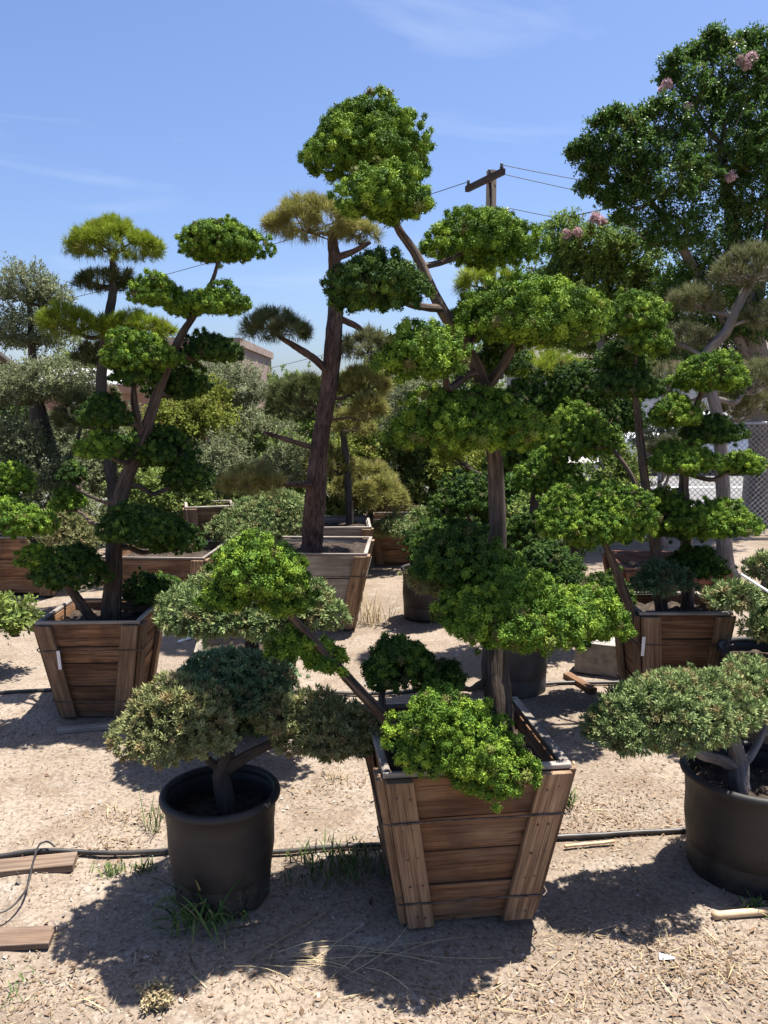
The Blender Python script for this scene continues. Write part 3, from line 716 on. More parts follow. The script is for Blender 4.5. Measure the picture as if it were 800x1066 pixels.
# ------------------------------------------------------------------ left box and its juniper
planter_box(-1.475, 4.14, .50, .35, .515, R(1.5), 'timber planter box with a white tag, left of the path, holding the S-shaped juniper', n=4, soil=.05, tagged=(-.155, .385), wires=2)
tree('cloud_pruned_juniper', 'S-shaped dark cloud-pruned juniper in the tagged timber box left of the path', 'juniper', [
    [(112, 664, 4.15, 26), (116, 640, 4.15, 21), (119, 600, 4.15, 18), (121, 555, 4.15, 16), (130, 505, 4.15, 14), (148, 460, 4.15, 13), (159, 425, 4.15, 11), (172, 388, 4.15, 9), (188, 350, 4.15, 8), (204, 325, 4.15, 6), (222, 290, 4.15, 4), (229, 262, 4.15, 3)],
    [(102, 652, 4.1, 11), (86, 630, 4.05, 10), (64, 600, 4.0, 8), (44, 574, 3.95, 7), (28, 556, 3.9, 4)],
    [(150, 458, 4.15, 8), (140, 420, 4.1, 7), (140, 395, 4.08, 4)],
    [(204, 325, 4.15, 5), (186, 318, 4.12, 5), (168, 308, 4.1, 3)]],
    [(147, 367, 46, 24, 4.02), (140, 388, 26, 16, 4.0, {'m': 'jun_shade'}), (185, 398, 34, 22, 4.35, {'m': 'jun_shade'}), (110, 428, 27, 24, 4.0, {'m': 'jun_shade'}), (102, 464, 25, 15, 3.95), (160, 465, 46, 26, 4.25, {'m': 'jun_shade'}), (194, 494, 28, 22, 4.2, {'m': 'jun_shade'}),
     (140, 546, 38, 24, 3.95, {'m': 'jun_shade'}), (178, 556, 34, 24, 4.2, {'m': 'jun_shade'}), (70, 590, 44, 26, 3.95, {'m': 'jun_shade'}), (36, 580, 18, 14, 3.9), (160, 612, 34, 17, 4.3, {'m': 'jun_shade'}),
     (232, 251, 46, 27, 4.2), (162, 302, 28, 20, 4.1), (192, 318, 22, 13, 4.14), (230, 312, 36, 17, 4.05), (220, 362, 33, 17, 4.25, {'m': 'jun_shade'}), (28, 543, 30, 17, 3.9), (70, 520, 18, 16, 4.4), (75, 492, 16, 14, 4.4, {'m': 'jun_shade'})])

# ------------------------------------------------------------------ right box and its two junipers
planter_box(1.495, 4.11, .45, .34, .56, R(0), 'timber planter box on the right with a thin white tag, behind the grey-green juniper', n=4, soil=.04, tagged=(-.222, .46))
tree('cloud_pruned_juniper', 'slim dark-trunked juniper on the left side of the right-hand box, green domes on top', 'juniper', [
    [(690, 652, 4.05, 14), (686, 610, 4.05, 12), (681, 560, 4.05, 11), (672, 505, 4.05, 9), (665, 440, 4.05, 8), (661, 400, 4.05, 6), (662, 345, 4.05, 4)],
    [(672, 540, 4.05, 6), (660, 500, 4.1, 5), (640, 470, 4.15, 4), (622, 455, 4.2, 3)],
    [(660, 650, 3.95, 12), (648, 612, 3.9, 10), (634, 575, 3.85, 7), (622, 548, 3.8, 4)]],
    [(664, 325, 35, 27, 4.0), (676, 356, 26, 14, 3.95), (645, 372, 30, 18, 4.15, {'m': 'jun_shade'}), (652, 398, 36, 20, 4.05, {'m': 'jun_shade'}), (610, 450, 40, 32, 4.3), (568, 492, 36, 28, 4.4), (690, 520, 22, 14, 4.1),
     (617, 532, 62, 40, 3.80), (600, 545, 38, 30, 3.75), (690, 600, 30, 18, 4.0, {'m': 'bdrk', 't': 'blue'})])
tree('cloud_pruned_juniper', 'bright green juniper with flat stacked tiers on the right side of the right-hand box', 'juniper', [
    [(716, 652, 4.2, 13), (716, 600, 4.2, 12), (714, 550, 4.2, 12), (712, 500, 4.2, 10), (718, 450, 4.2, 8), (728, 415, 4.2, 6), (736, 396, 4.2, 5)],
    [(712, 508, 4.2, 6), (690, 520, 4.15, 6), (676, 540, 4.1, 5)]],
    [(738, 388, 43, 23, 4.05, {'dens': 1.2}), (702, 429, 30, 19, 4.0), (742, 448, 36, 16, 4.1, {'m': 'jun_shade'}), (710, 477, 39, 19, 3.95), (772, 482, 27, 14, 4.2), (742, 540, 46, 23, 3.95), (700, 546, 26, 18, 4.05, {'m': 'jun_shade'}), (726, 585, 32, 20, 4.1, {'m': 'jun_shade'})], mat='jun')

# ------------------------------------------------------------------ the big pine in its box, and the box behind it
planter_box(-.47, 5.84, .72, .50, .56, R(-2), 'grey-brown timber box under the tall black pine in the middle', n=3, mat='woodg', wires=2, battens=True, soil=.03)
planter_box(-.48, 7.15, .70, .52, .54, R(3), 'empty-looking weathered grey box directly behind the black pine box', n=2, mat='woodg', wires=0, soil=.05)
tree('black_pine', 'tall leaning pine with reddish bark and a flat olive crown in the middle', 'pine', [
    [(322, 590, 5.8, 26), (325, 565, 5.8, 22), (329, 520, 5.8, 21), (334, 460, 5.8, 18), (342, 410, 5.8, 17), (347, 360, 5.8, 17), (350, 310, 5.8, 15), (348, 270, 5.8, 13), (345, 240, 5.8, 8)],
    [(345, 390, 5.8, 9), (328, 374, 5.75, 8), (310, 362, 5.7, 7), (290, 350, 5.7, 4)],
    [(350, 330, 5.8, 7), (372, 340, 5.85, 6), (388, 356, 5.9, 4)],
    [(338, 470, 5.8, 6), (300, 458, 5.7, 5), (275, 450, 5.6, 3)],
    [(331, 505, 5.8, 7), (300, 504, 5.6, 6), (270, 502, 5.5, 4)],
    [(347, 270, 5.8, 8), (368, 262, 5.8, 6), (386, 252, 5.8, 4)]],
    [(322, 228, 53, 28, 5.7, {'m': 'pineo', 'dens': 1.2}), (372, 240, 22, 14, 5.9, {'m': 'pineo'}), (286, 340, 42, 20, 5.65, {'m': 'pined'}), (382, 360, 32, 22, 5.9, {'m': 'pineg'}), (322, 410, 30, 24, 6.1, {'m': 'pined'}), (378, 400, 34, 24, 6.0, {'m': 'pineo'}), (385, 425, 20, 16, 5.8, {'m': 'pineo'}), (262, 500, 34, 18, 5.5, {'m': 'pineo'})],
    mat='pineo', ftype='pine', bark='barkp', twigs=13, limb=0.8)
# ------------------------------------------------------------------ middle distance
planter_box(-.70, 3.92, .46, .36, .40, R(8), 'small pale-rimmed box half hidden under the blue-green juniper mound', n=3, mat='woodg', wires=0)
tree('bonsai_juniper', 'wide blue-green juniper mound behind the bright green arm, in the small pale-rimmed box', 'juniper', [
    [(262, 690, 3.85, 16), (262, 660, 3.8, 14), (258, 640, 3.75, 10), (256, 625, 3.7, 6)]],
    [(252, 626, 86, 36, 3.55), (212, 640, 48, 28, 3.45), (312, 630, 46, 32, 3.5), (270, 605, 40, 26, 3.7)], mat='blue', ftype='blue', bark='barkd')
nursery_pot(.76, 4.38, .165, .15, .40, 'faded grey pot on the path behind the tall juniper trunk', mat='potg')
tree('bonsai_juniper', 'dark mounded juniper in the faded grey pot behind the tall trunk', 'juniper', [
    [(541, 690, 4.38, 14), (538, 660, 4.38, 12), (534, 620, 4.38, 10), (520, 590, 4.3, 6)],
    [(538, 660, 4.38, 8), (580, 645, 4.3, 7), (610, 630, 4.2, 4)]],
    [(484, 515, 40, 28, 4.3), (555, 555, 36, 26, 4.2), (470, 575, 50, 38, 4.2), (510, 592, 34, 26, 4.1), (630, 622, 34, 34, 4.3), (590, 655, 30, 22, 4.2), (455, 600, 30, 22, 4.3, {'t': 'blue', 'm': 'bolv'})], mat='jun_shade')
nursery_pot(.30, 5.95, .17, .15, .38, 'dark pot behind the tall juniper with a sea-green shrub spilling over its rim')
tree('bonsai_juniper', 'sea-green juniper shrub in the dark pot behind the tall juniper', 'juniper', [
    [(442, 620, 5.95, 11), (444, 590, 5.95, 9), (452, 560, 5.95, 7), (470, 530, 5.95, 5)]],
    [(450, 560, 32, 22, 5.8), (486, 520, 32, 22, 6.1), (470, 540, 30, 22, 5.9), (500, 550, 30, 26, 6.2)], mat='jun_shade')
planter_box(1.92, 5.45, .66, .50, .52, R(-4), 'reddish timber box behind the right-hand box, under the crooked grey pine', n=3, mat='woodr', bat='woodr', rim='woodr', wires=0)
tree('crooked_pine', 'crooked pine with bare grey twigs rising behind the right-hand junipers', 'pine', [
    [(757, 600, 5.45, 17), (754, 560, 5.45, 15), (753, 500, 5.45, 14), (748, 440, 5.45, 12), (738, 395, 5.45, 11), (735, 368, 5.45, 10), (756, 345, 5.45, 10), (768, 318, 5.45, 9), (784, 292, 5.45, 8), (800, 280, 5.45, 5)],
    [(764, 338, 5.45, 4), (788, 330, 5.4, 3), (812, 326, 5.4, 2)],
    [(736, 372, 5.45, 5), (715, 362, 5.5, 4), (700, 355, 5.5, 2)]],
    [(780, 278, 46, 28, 5.4, {'dens': .75}), (726, 312, 28, 16, 5.5, {'dens': .7}), (712, 352, 34, 16, 5.6, {'dens': .6}), (802, 330, 28, 14, 5.4), (690, 400, 26, 24, 5.9, {'dens': .6}), (785, 392, 40, 20, 5.7, {'dens': .7}), (700, 470, 36, 14, 5.9, {'dens': .6}), (770, 420, 40, 20, 6.0, {'dens': .7})],
    mat='pineg', ftype='pine', bark='barkg', twigs=26, limb=0.95)
nursery_pot(1.80, 3.72, .20, .18, .44, 'brown-black pot against the right end of the right-hand box', soil=.06)
tree('bonsai_juniper', 'small tiered juniper in the pot at the right end of the right-hand box', 'juniper', [
    [(793, 660, 3.72, 9), (788, 630, 3.72, 8), (796, 606, 3.74, 6), (800, 592, 3.76, 4)]],
    [(764, 618, 33, 15, 3.65), (796, 590, 22, 16, 3.8), (800, 625, 28, 18, 3.8, {'m': 'jun_shade', 't': 'jun'}), (796, 652, 22, 15, 3.6)], mat='blue', ftype='blue')
planter_box(-3.28, 7.05, 1.05, .95, .50, R(2), 'wide dark timber box at the left edge behind the S-shaped juniper', n=3, wires=0)
tree('cloud_pruned_juniper', 'bright green juniper in the wide box at the left edge', 'juniper', [
    [(10, 580, 6.9, 12), (8, 550, 6.9, 10), (6, 520, 6.9, 8), (8, 500, 6.9, 5)]],
    [(12, 498, 26, 20, 6.8), (-14, 518, 30, 18, 6.7), (8, 526, 24, 10, 6.6)])
planter_box(-1.72, 6.35, .78, .66, .44, R(-3), 'low timber box right behind the S-shaped juniper, with pale soil', n=2, wires=1)
planter_box(-1.53, 7.0, .40, .30, .72, R(14), 'narrow tall timber box left of the black pine', n=4, wires=0)
tree('bonsai_juniper', 'blue-green juniper mounds in the narrow tall box left of the black pine', 'juniper', [
    [(222, 560, 7.0, 10), (232, 545, 7.0, 8), (262, 530, 7.0, 5), (288, 525, 7.0, 4)]],
    [(290, 530, 44, 27, 6.9), (246, 544, 32, 18, 6.8), (214, 538, 22, 16, 7.1, {'m': 'leafg', 't': 'leaf'}), (268, 556, 40, 16, 6.7)], mat='blue', ftype='blue', bark='barkg')
planter_box(.12, 8.1, .55, .42, .46, R(5), 'small brown box in the gap right of the black pine', n=3, wires=0)
tree('bonsai_juniper', 'pale blue-green juniper in the gap right of the black pine', 'juniper', [
    [(432, 575, 8.0, 8), (428, 560, 7.9, 6), (420, 550, 7.8, 4)]], [(412, 548, 26, 13, 7.6), (438, 540, 20, 13, 7.9)], mat='blue', ftype='blue')
planter_box(.45, 9.0, .80, .60, .50, R(-4), 'dark box farther back beneath the grey leafy shrub', n=3, mat='woodr', rim='woodg', wires=0)

# shrubs and small trees in the rows behind: name, label, category, ftype, mat, bark, stems, pads
SHG = 'shrubs and small trees in the back rows'
rows = [
 ('olive_tree', 'tall grey-green olive with two flat tiers at the left edge against the sky', 'olive tree', 'olive', 'olive', 'barkd', [[(34, 520, 9.2, 14), (36, 440, 9.2, 11), (34, 370, 9.2, 8), (30, 310, 9.2, 5)]], [(26, 298, 40, 25, 9.1), (30, 345, 50, 28, 9.3), (56, 310, 22, 14, 9.2)]),
 ('olive_tree', 'olive with one wide flat crown and a leaning dark trunk below the left houses', 'olive tree', 'olive', 'olive', 'barkd', [[(66, 520, 8, 11), (58, 480, 8, 11), (46, 435, 8, 10), (40, 410, 8, 7)], [(62, 495, 8, 6), (76, 470, 8, 5), (86, 440, 8, 3)]], [(44, 398, 50, 24, 7.9), (14, 408, 28, 16, 8.1), (76, 404, 26, 16, 8.0)]),
 ('olive_shrub', 'grey-green olive shrub at the left edge under the flat-crowned olive', 'shrub', 'olive', 'olive', 'barkd', [[(14, 540, 7.8, 8), (14, 480, 7.8, 6)]], [(10, 458, 34, 24, 7.7), (44, 488, 32, 24, 7.9), (20, 490, 36, 26, 7.6)]),
 ('dark_shrub', 'dark round shrub at the left edge behind the olives', 'shrub', 'leaf', 'crape', 'barkd', [[(8, 520, 10, 9), (8, 440, 10, 7)]], [(12, 425, 26, 20, 10), (-8, 440, 26, 26, 10)]),
 ('black_pine', 'pine with a bright yellow-green umbrella top, left of the S-shaped juniper', 'pine', 'pine', 'pineb', 'barkd', [[(122, 540, 7.4, 13), (112, 460, 7.4, 12), (106, 400, 7.4, 11), (112, 340, 7.4, 10), (118, 300, 7.4, 9), (117, 270, 7.4, 6)]], [(118, 250, 56, 27, 7.3, {'dens': 1.3}), (110, 292, 34, 15, 7.5, {'m': 'pined'}), (76, 336, 38, 23, 7.2), (142, 340, 42, 18, 7.3), (105, 370, 30, 16, 7.6, {'m': 'pined'}), (80, 430, 22, 24, 7.3, {'m': 'pined'})]),
 ('olive_tree', 'pale grey-green olive with a domed crown between the S-shaped juniper and the black pine', 'olive tree', 'olive', 'olive', 'barkg', [[(228, 530, 9, 9), (232, 470, 9, 8), (240, 430, 9, 6)], [(230, 480, 9, 6), (252, 440, 9, 5), (262, 415, 9, 3)]], [(246, 404, 34, 22, 8.9), (226, 425, 34, 20, 9.1), (222, 390, 22, 16, 9.2)]),
 ('yellow_shrub', 'yellow-green feathery shrub right of the S-shaped juniper trunk', 'shrub', 'leaf', 'leafy', 'barkd', [[(192, 520, 8.2, 8), (194, 470, 8.2, 6)]], [(194, 436, 40, 22, 8.1), (215, 412, 20, 14, 8.4), (176, 455, 26, 18, 8.0)]),
 ('olive_shrub', 'round grey ball-clipped shrub left of the black pine trunk', 'shrub', 'olive', 'olive', 'barkd', [[(278, 530, 8.6, 8), (276, 490, 8.6, 7)]], [(272, 452, 36, 24, 8.5), (282, 468, 34, 18, 8.4, {'m': 'leafg', 't': 'leaf'})]),
 ('grey_shrub', 'twiggy grey shrub under the ball-clipped shrub', 'shrub', 'olive', 'olive', 'barkg', [[(226, 545, 7.6, 7), (228, 500, 7.6, 6)]], [(228, 485, 32, 24, 7.6), (200, 515, 34, 22, 7.5), (300, 485, 30, 20, 7.9)]),
 ('green_shrub', 'mid-green leafy shrub in the shade behind the S-shaped juniper', 'shrub', 'leaf', 'leafg', 'barkd', [[(170, 570, 7.4, 8), (172, 530, 7.4, 6)]], [(176, 512, 34, 22, 7.4), (150, 500, 24, 22, 7.6), (208, 530, 26, 18, 7.3)]),
 ('juniper_tuft', 'dry tan juniper tuft behind the left limb of the S-shaped juniper', 'shrub', 'blue', 'bolv', 'barkd', [[(76, 600, 6.2, 8), (76, 570, 6.2, 6)]], [(74, 552, 30, 22, 6.2)]),
 ('olive_shrub', 'grey-green shrub in the second row beside the left-edge juniper', 'shrub', 'olive', 'olive', 'barkd', [[(62, 560, 8.8, 8), (64, 520, 8.8, 6)]], [(60, 500, 30, 20, 8.8), (96, 490, 30, 26, 9.0)]),
 ('dark_pine', 'dark low pine right against the black pine trunk', 'pine', 'pine', 'pined', 'barkd', [[(362, 600, 7.4, 8), (364, 540, 7.4, 8), (360, 470, 7.4, 7), (352, 420, 7.4, 5)]], [(308, 418, 30, 24, 7.6), (366, 440, 22, 16, 7.4, {'m': 'pineo'}), (345, 480, 24, 16, 7.5, {'m': 'pineo'})]),
 ('grey_shrub', 'pale grey dome-clipped shrub touching the tall juniper on its left', 'shrub', 'olive', 'olive', 'barkg', [[(436, 520, 9, 8), (438, 450, 9, 6)]], [(440, 416, 34, 20, 8.9), (432, 440, 34, 16, 9.0)]),
 ('leafy_shrub', 'yellow-flecked leafy shrub right of the black pine', 'shrub', 'leaf', 'leafg', 'barkd', [[(396, 540, 9, 9), (398, 490, 9, 7)]], [(404, 462, 32, 20, 9), (382, 475, 28, 22, 8.8, {'m': 'leafy'}), (430, 470, 28, 20, 9.2)]),
 ('olive_pine', 'brown-olive shaggy pine tuft low in the gap right of the black pine', 'pine', 'pine', 'pineo', 'barkd', [[(384, 570, 7.8, 8), (386, 530, 7.8, 6)]], [(382, 504, 34, 24, 7.8), (396, 516, 24, 22, 7.6)]),
 ('leafy_shrub', 'grey-leaved small tree with fine twigs over the dark box farther back', 'shrub', 'olive', 'leafg', 'barkg', [[(452, 560, 9, 8), (450, 510, 9, 7), (456, 480, 9, 5)]], [(446, 486, 30, 24, 9), (478, 478, 34, 28, 9.1), (440, 510, 26, 18, 8.8)]),
 ('leafy_shrub', 'pale leafy shrub behind the trunk of the tall juniper', 'shrub', 'leaf', 'leafg', 'barkd', [[(500, 560, 8.5, 8), (498, 510, 8.5, 6)]], [(492, 486, 36, 26, 8.5, {'m': 'leafy'}), (540, 500, 30, 24, 8.6), (545, 470, 30, 22, 9.0)]),
 ('umbrella_pine', 'bright pine top peeping between the upper pads of the tall juniper', 'pine', 'pine', 'pineb', 'barkd', [[(556, 560, 5.2, 12), (560, 500, 5.2, 11), (566, 440, 5.2, 10), (562, 400, 5.2, 8), (520, 330, 5.2, 5)]], [(568, 382, 46, 17, 5.2), (600, 402, 32, 24, 5.0, {'t': 'jun', 'm': 'jun_shade'}), (556, 416, 36, 24, 5.1, {'t': 'jun', 'm': 'jun_shade'}), (504, 292, 30, 18, 5.3), (470, 470, 12, 10, 5.3), (604, 436, 36, 22, 5.2, {'t': 'jun', 'm': 'jun_shade'}), (548, 470, 34, 26, 5.2, {'t': 'jun', 'm': 'jun_shade'}), (640, 430, 26, 26, 5.3, {'t': 'jun', 'm': 'jun_shade'})]),  # the juniper pads are added dark fill for shaded gaps behind the trunk
 ('leafy_shrub', 'olive-green shrub between the tall juniper and the right-hand junipers', 'shrub', 'leaf', 'leafg', 'barkd', [[(600, 600, 6.2, 9), (598, 540, 6.2, 7)]], [(590, 520, 36, 24, 6.2), (560, 545, 30, 26, 6.0), (640, 490, 28, 24, 6.6)]),
 ('grey_shrub', 'grey twiggy bush in front of the chain-link fence', 'shrub', 'olive', 'olive', 'barkg', [[(690, 570, 8.6, 8), (690, 510, 8.6, 6)]], [(690, 455, 32, 16, 8.6), (650, 510, 24, 20, 8.6), (700, 480, 20, 14, 8.6)]),
 ('small_shrub', 'low leafy shrub on bare soil at the left edge in front of the wide box', 'shrub', 'leaf', 'leafg', 'barkd', [[(16, 662, 4.75, 6), (16, 645, 4.75, 5)]], [(14, 642, 24, 15, 4.72), (-12, 636, 20, 16, 4.8)]),
 ('green_shrub', 'low mid-green bush far back between the olive and the ball-clipped shrub', 'shrub', 'leaf', 'leafg', 'barkd', [[(252, 520, 10.2, 9), (252, 480, 10.2, 7)]], [(256, 478, 34, 24, 10.2), (318, 460, 30, 22, 10.2), (300, 445, 24, 18, 10.3)]),
 ('leafy_shrub', 'ragged grey bush behind the upper trunk of the black pine', 'shrub', 'olive', 'olive', 'barkg', [[(420, 520, 10.2, 9), (420, 440, 10.2, 7)]], [(412, 392, 26, 18, 10.2), (372, 450, 30, 20, 10.2), (404, 430, 30, 18, 10.2)]),
 ('olive_shrub', 'grey bush low behind the tan juniper tuft on the left', 'shrub', 'olive', 'olive', 'barkg', [[(130, 560, 9.4, 9), (130, 510, 9.4, 7)]], [(140, 470, 34, 22, 9.4), (100, 455, 32, 22, 9.6), (190, 480, 34, 24, 9.3)]),
 ('grey_shrub', 'wide grey shrub filling the row under the flat-crowned olive', 'shrub', 'olive', 'olive', 'barkg', [[(90, 545, 9.8, 9), (90, 490, 9.8, 7)]], [(78, 462, 34, 22, 9.8), (108, 438, 28, 20, 9.9), (50, 450, 28, 18, 9.9), (118, 500, 30, 22, 9.6)]),
 ('leafy_shrub', 'pale green spreading shrub low between the S-shaped juniper and the black pine', 'shrub', 'leaf', 'leafg', 'barkd', [[(232, 560, 8.0, 8), (234, 535, 8.0, 6)]], [(226, 514, 34, 18, 8.0), (262, 522, 30, 16, 8.1), (306, 512, 28, 20, 8.2)]),
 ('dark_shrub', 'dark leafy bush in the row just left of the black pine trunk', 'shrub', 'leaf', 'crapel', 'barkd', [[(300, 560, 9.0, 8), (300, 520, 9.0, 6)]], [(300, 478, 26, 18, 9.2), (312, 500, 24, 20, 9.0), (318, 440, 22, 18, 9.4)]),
 ('leafy_shrub', 'green bush right behind the black pine trunk', 'shrub', 'leaf', 'leafg', 'barkd', [[(356, 560, 9.2, 8), (356, 520, 9.2, 6)]], [(354, 515, 26, 24, 9.2), (360, 545, 28, 16, 9.0), (350, 480, 20, 18, 9.3)]),
 ('olive_shrub', 'grey-green bush behind the brown box in the gap', 'shrub', 'olive', 'olive', 'barkg', [[(414, 560, 9.6, 8), (414, 520, 9.6, 6)]], [(414, 510, 26, 20, 9.6), (420, 536, 24, 12, 9.5), (462, 530, 24, 14, 9.7)]),
 ('dark_shrub', 'added dark fill bush in the shade right of the tall juniper trunk', 'shrub', 'leaf', 'crape', 'barkd', [[(560, 590, 7.0, 8), (560, 550, 7.0, 6)]], [(556, 520, 34, 26, 7.0), (590, 555, 34, 20, 6.9), (520, 520, 26, 30, 7.2), (630, 545, 28, 16, 7.2)]),  # dark foliage added where there is only shade under the dense pads
 ('olive_shrub', 'low olive bush at the far left beyond the wide box', 'shrub', 'olive', 'olive', 'barkg', [[(34, 570, 8.2, 8), (34, 545, 8.2, 6)]], [(36, 528, 34, 16, 8.2), (-4, 505, 26, 22, 8.4), (90, 535, 26, 18, 8.0)]),
 ('green_shrub', 'bushy green plant behind the low box with pale soil', 'shrub', 'leaf', 'leafg', 'barkd', [[(150, 575, 8.4, 8), (150, 550, 8.4, 6)]], [(146, 528, 32, 20, 8.4), (184, 540, 26, 16, 8.3), (160, 455, 30, 20, 9.6)]),
]
for nm, lb, ct, ft, mt, bk, st, pd in rows:
    pd = [(a[0], a[1], a[2] * 1.22, a[3] * 1.25) + tuple(a[4:]) if a[1] > 385 else a for a in pd]
    tree(nm, lb, ct, st, pd, mat=mt, ftype=ft, bark=bk, group=SHG, twigs=11, dens=.8)

# ------------------------------------------------------------------ the two big flowering trees on the right
def flowers(root, spots, Y):
    base = np.array(root.location)
    for px, py, r in spots:
        s = S(py, Y); V, f = foliage('leaf', P(px, py, Y), r * s, r * s, r * s * .9, s, 0.6, .5)
        f[:, :, 2] = 0; quads_obj('blossom', V, f, M['petal'], root, base)
crape = dict(mat='crape', ftype='leaf', bark='barkg', twigs=6, limb=.8, dens=.62)
t = tree('crape_myrtle', 'very tall dark-leaved flowering tree at the upper right corner with a thick grey trunk', 'tree', [
    [(792, 575, 10.6, 42), (794, 520, 10.6, 38), (796, 460, 10.5, 34), (790, 390, 10.3, 28), (776, 310, 10, 20), (762, 230, 9.8, 13), (750, 150, 9.6, 8)],
    [(788, 380, 10.3, 16), (740, 310, 9.9, 12), (700, 240, 9.5, 8), (660, 190, 9.2, 4)],
    [(784, 340, 10.2, 14), (800, 240, 9.8, 10), (802, 140, 9.6, 6)]],
    [(752, 150, 62, 62, 9.4), (694, 182, 52, 40, 9.0), (655, 158, 34, 24, 8.9), (628, 150, 26, 18, 8.9), (770, 84, 44, 38, 9.4), (722, 92, 26, 26, 9.2), (735, 55, 20, 14, 9.4), (796, 60, 30, 24, 9.4), (786, 190, 48, 60, 9.5), (704, 236, 48, 36, 9.2), (650, 200, 26, 20, 9.0),
     (776, 262, 50, 44, 9.8), (724, 300, 54, 36, 9.9), (786, 330, 48, 40, 10.1), (706, 352, 60, 36, 10.4), (776, 392, 50, 30, 10.5), (820, 120, 50, 70, 9.6), (700, 130, 26, 22, 9.1), (604, 154, 13, 8, 8.9), (616, 172, 14, 9, 8.9), (628, 126, 13, 8, 8.9), (655, 126, 14, 9, 8.9), (612, 196, 12, 8, 9), (696, 78, 13, 9, 9.2), (704, 62, 12, 9, 9.2), (752, 44, 14, 9, 9.4), (668, 140, 14, 9, 8.9), (632, 206, 14, 10, 9), (598, 160, 9, 5, 8.9), (640, 118, 10, 6, 8.9), (672, 118, 12, 8, 9), (690, 108, 12, 10, 9), (742, 36, 12, 7, 9.4), (722, 56, 12, 9, 9.4), (780, 40, 16, 9, 9.4), (624, 182, 12, 7, 8.9), (650, 226, 14, 8, 9)], **crape)
flowers(t, [(772, 63, 4), (783, 60, 4), (778, 68, 3), (761, 184, 4), (695, 88, 3), (690, 94, 2), (670, 126, 3), (716, 112, 2)], 9.05)
t = tree('crape_myrtle', 'shorter flowering tree with pink blooms left of the very tall one', 'tree', [
    [(632, 560, 10.4, 18), (632, 460, 10.4, 16), (628, 380, 10.4, 13), (624, 300, 10.4, 8)],
    [(630, 390, 10.4, 9), (655, 330, 10.3, 7), (668, 290, 10.3, 4)]],
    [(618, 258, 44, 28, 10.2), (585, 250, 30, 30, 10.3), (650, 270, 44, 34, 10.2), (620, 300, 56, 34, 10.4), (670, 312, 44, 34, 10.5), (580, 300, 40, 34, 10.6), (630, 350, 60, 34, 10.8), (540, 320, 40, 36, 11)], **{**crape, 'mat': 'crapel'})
flowers(t, [(620, 227, 5), (626, 231, 4), (602, 242, 4), (590, 244, 3)], 9.85)

# dense far greenery that reads as one mass
Vs, Fs = [], []
for i in range(26):
    x = -34 + i * 2.9 + random.uniform(-.6, .6); yy = random.uniform(33, 40); h = random.uniform(1.4, 2.6)
    V, f = foliage('leaf', (x, yy, h * .9), random.uniform(1.6, 2.6), 1.6, h, .045, .7, .8); Vs.append(V); Fs.append(f)
kind(quads_obj('distant_greenery', np.concatenate(Vs), np.concatenate(Fs), M['leafg']), 'stuff')
# ------------------------------------------------------------------ fence, buildings, cars, pole beyond the nursery
def chain_fence(x0, x1, y, h, label):
    root = empty('chain_link_fence', ((x0 + x1) / 2, y, 0), label, 'fence'); xm = (x0 + x1) / 2
    w = MB(); st = .066; k = x0 - h
    while k < x1:
        for sg in (1, -1):
            a, b = k, k + h; za, zb = (0.05, h) if sg > 0 else (h, 0.05)
            if a < x0: za += (x0 - a) * (zb - za) / h; a = x0
            if b > x1: zb -= (b - x1) * (zb - za) / (b - a); b = x1
            if b - a > .02: w.tube([(a - xm, sg * .003, za), (b - xm, sg * .003, zb)], [.0028] * 2, 4, cap=False)
        k += st
    w.build('wire_mesh', M['steel'], root)
    x = x0
    while x <= x1 + .01:
        p = MB(); p.tube([(x - xm, .03, 0), (x - xm, .03, h + .05)], [.025] * 2, 10); p.build('post', M['steel'], root, True); x += 2.4
    r = MB(); r.tube([(x0 - xm, .03, h + .02), (x1 - xm, .03, h + .02)], [.018] * 2, 10); r.build('top_rail', M['steel'], root, True)
chain_fence(.9, 9.4, 9.6, 1.35, 'chain-link fence between the plants and the street')

def building(name, label, x, y, w, d, h, wall, roof, pitch, over=.35, wins=(), door=None, ridge='x'):
    root = empty(name, (x, y, 0), label, 'building')
    m = MB(); m.box(-w / 2, w / 2, 0, d, 0, h); m.build('wall', M[wall], root)
    m = MB(); W = w / 2 + over; e = h + .003; t = .14
    if pitch > 0:
        a, b = -over, d + over; mid = d / 2
        for q0, q1 in ((a, mid), (b, mid)):
            lo, hi = e, e + pitch
            c = [(-W, q0, lo), (W, q0, lo), (W, q1, hi), (-W, q1, hi)]
            if q0 > q1: c = c[::-1]
            m.hexa(c + [(p[0], p[1], p[2] + t) for p in c], 0)
        for sx in (-1, 1):
            x0 = sx * w / 2; g = len(m.v); m.v += [(x0, 0, e), (x0, d, e), (x0, mid, e + pitch * .9)]; m.g += [(0, 0, 0)] * 3; m.f.append((g, g + 1, g + 2))
    else: m.box(-W, W, -over, d + over, e, e + .3)
    m.build('roof', M[roof], root)
    m = MB(); m.box(-W, W, -over - .03, -over - .003, e - .14, e + .12); m.build('fascia', M['wallb'], root)
    for (a, b, c, f, mt) in wins:
        fr = MB(); q = .07
        for r in ((a - q, b + q, f, f + q), (a - q, b + q, c - q, c), (a - q, a, c, f), (b, b + q, c, f)): fr.box(r[0], r[1], -.07, -.004, r[2], r[3])
        fo = fr.build('window', M['trim'], root); g = MB(); g.box(a, b, -.03, -.004, c, f); g.build('pane', M[mt], fo)
    return root
building('brick_building', 'large pinkish flat-roofed building rising behind the S-shaped juniper', -7.6, 31, 4.2, 9, 3.75, 'wallp', 'wallp', 0, .1, [(-1.2, -.2, 2.2, 3.2, 'glass')])
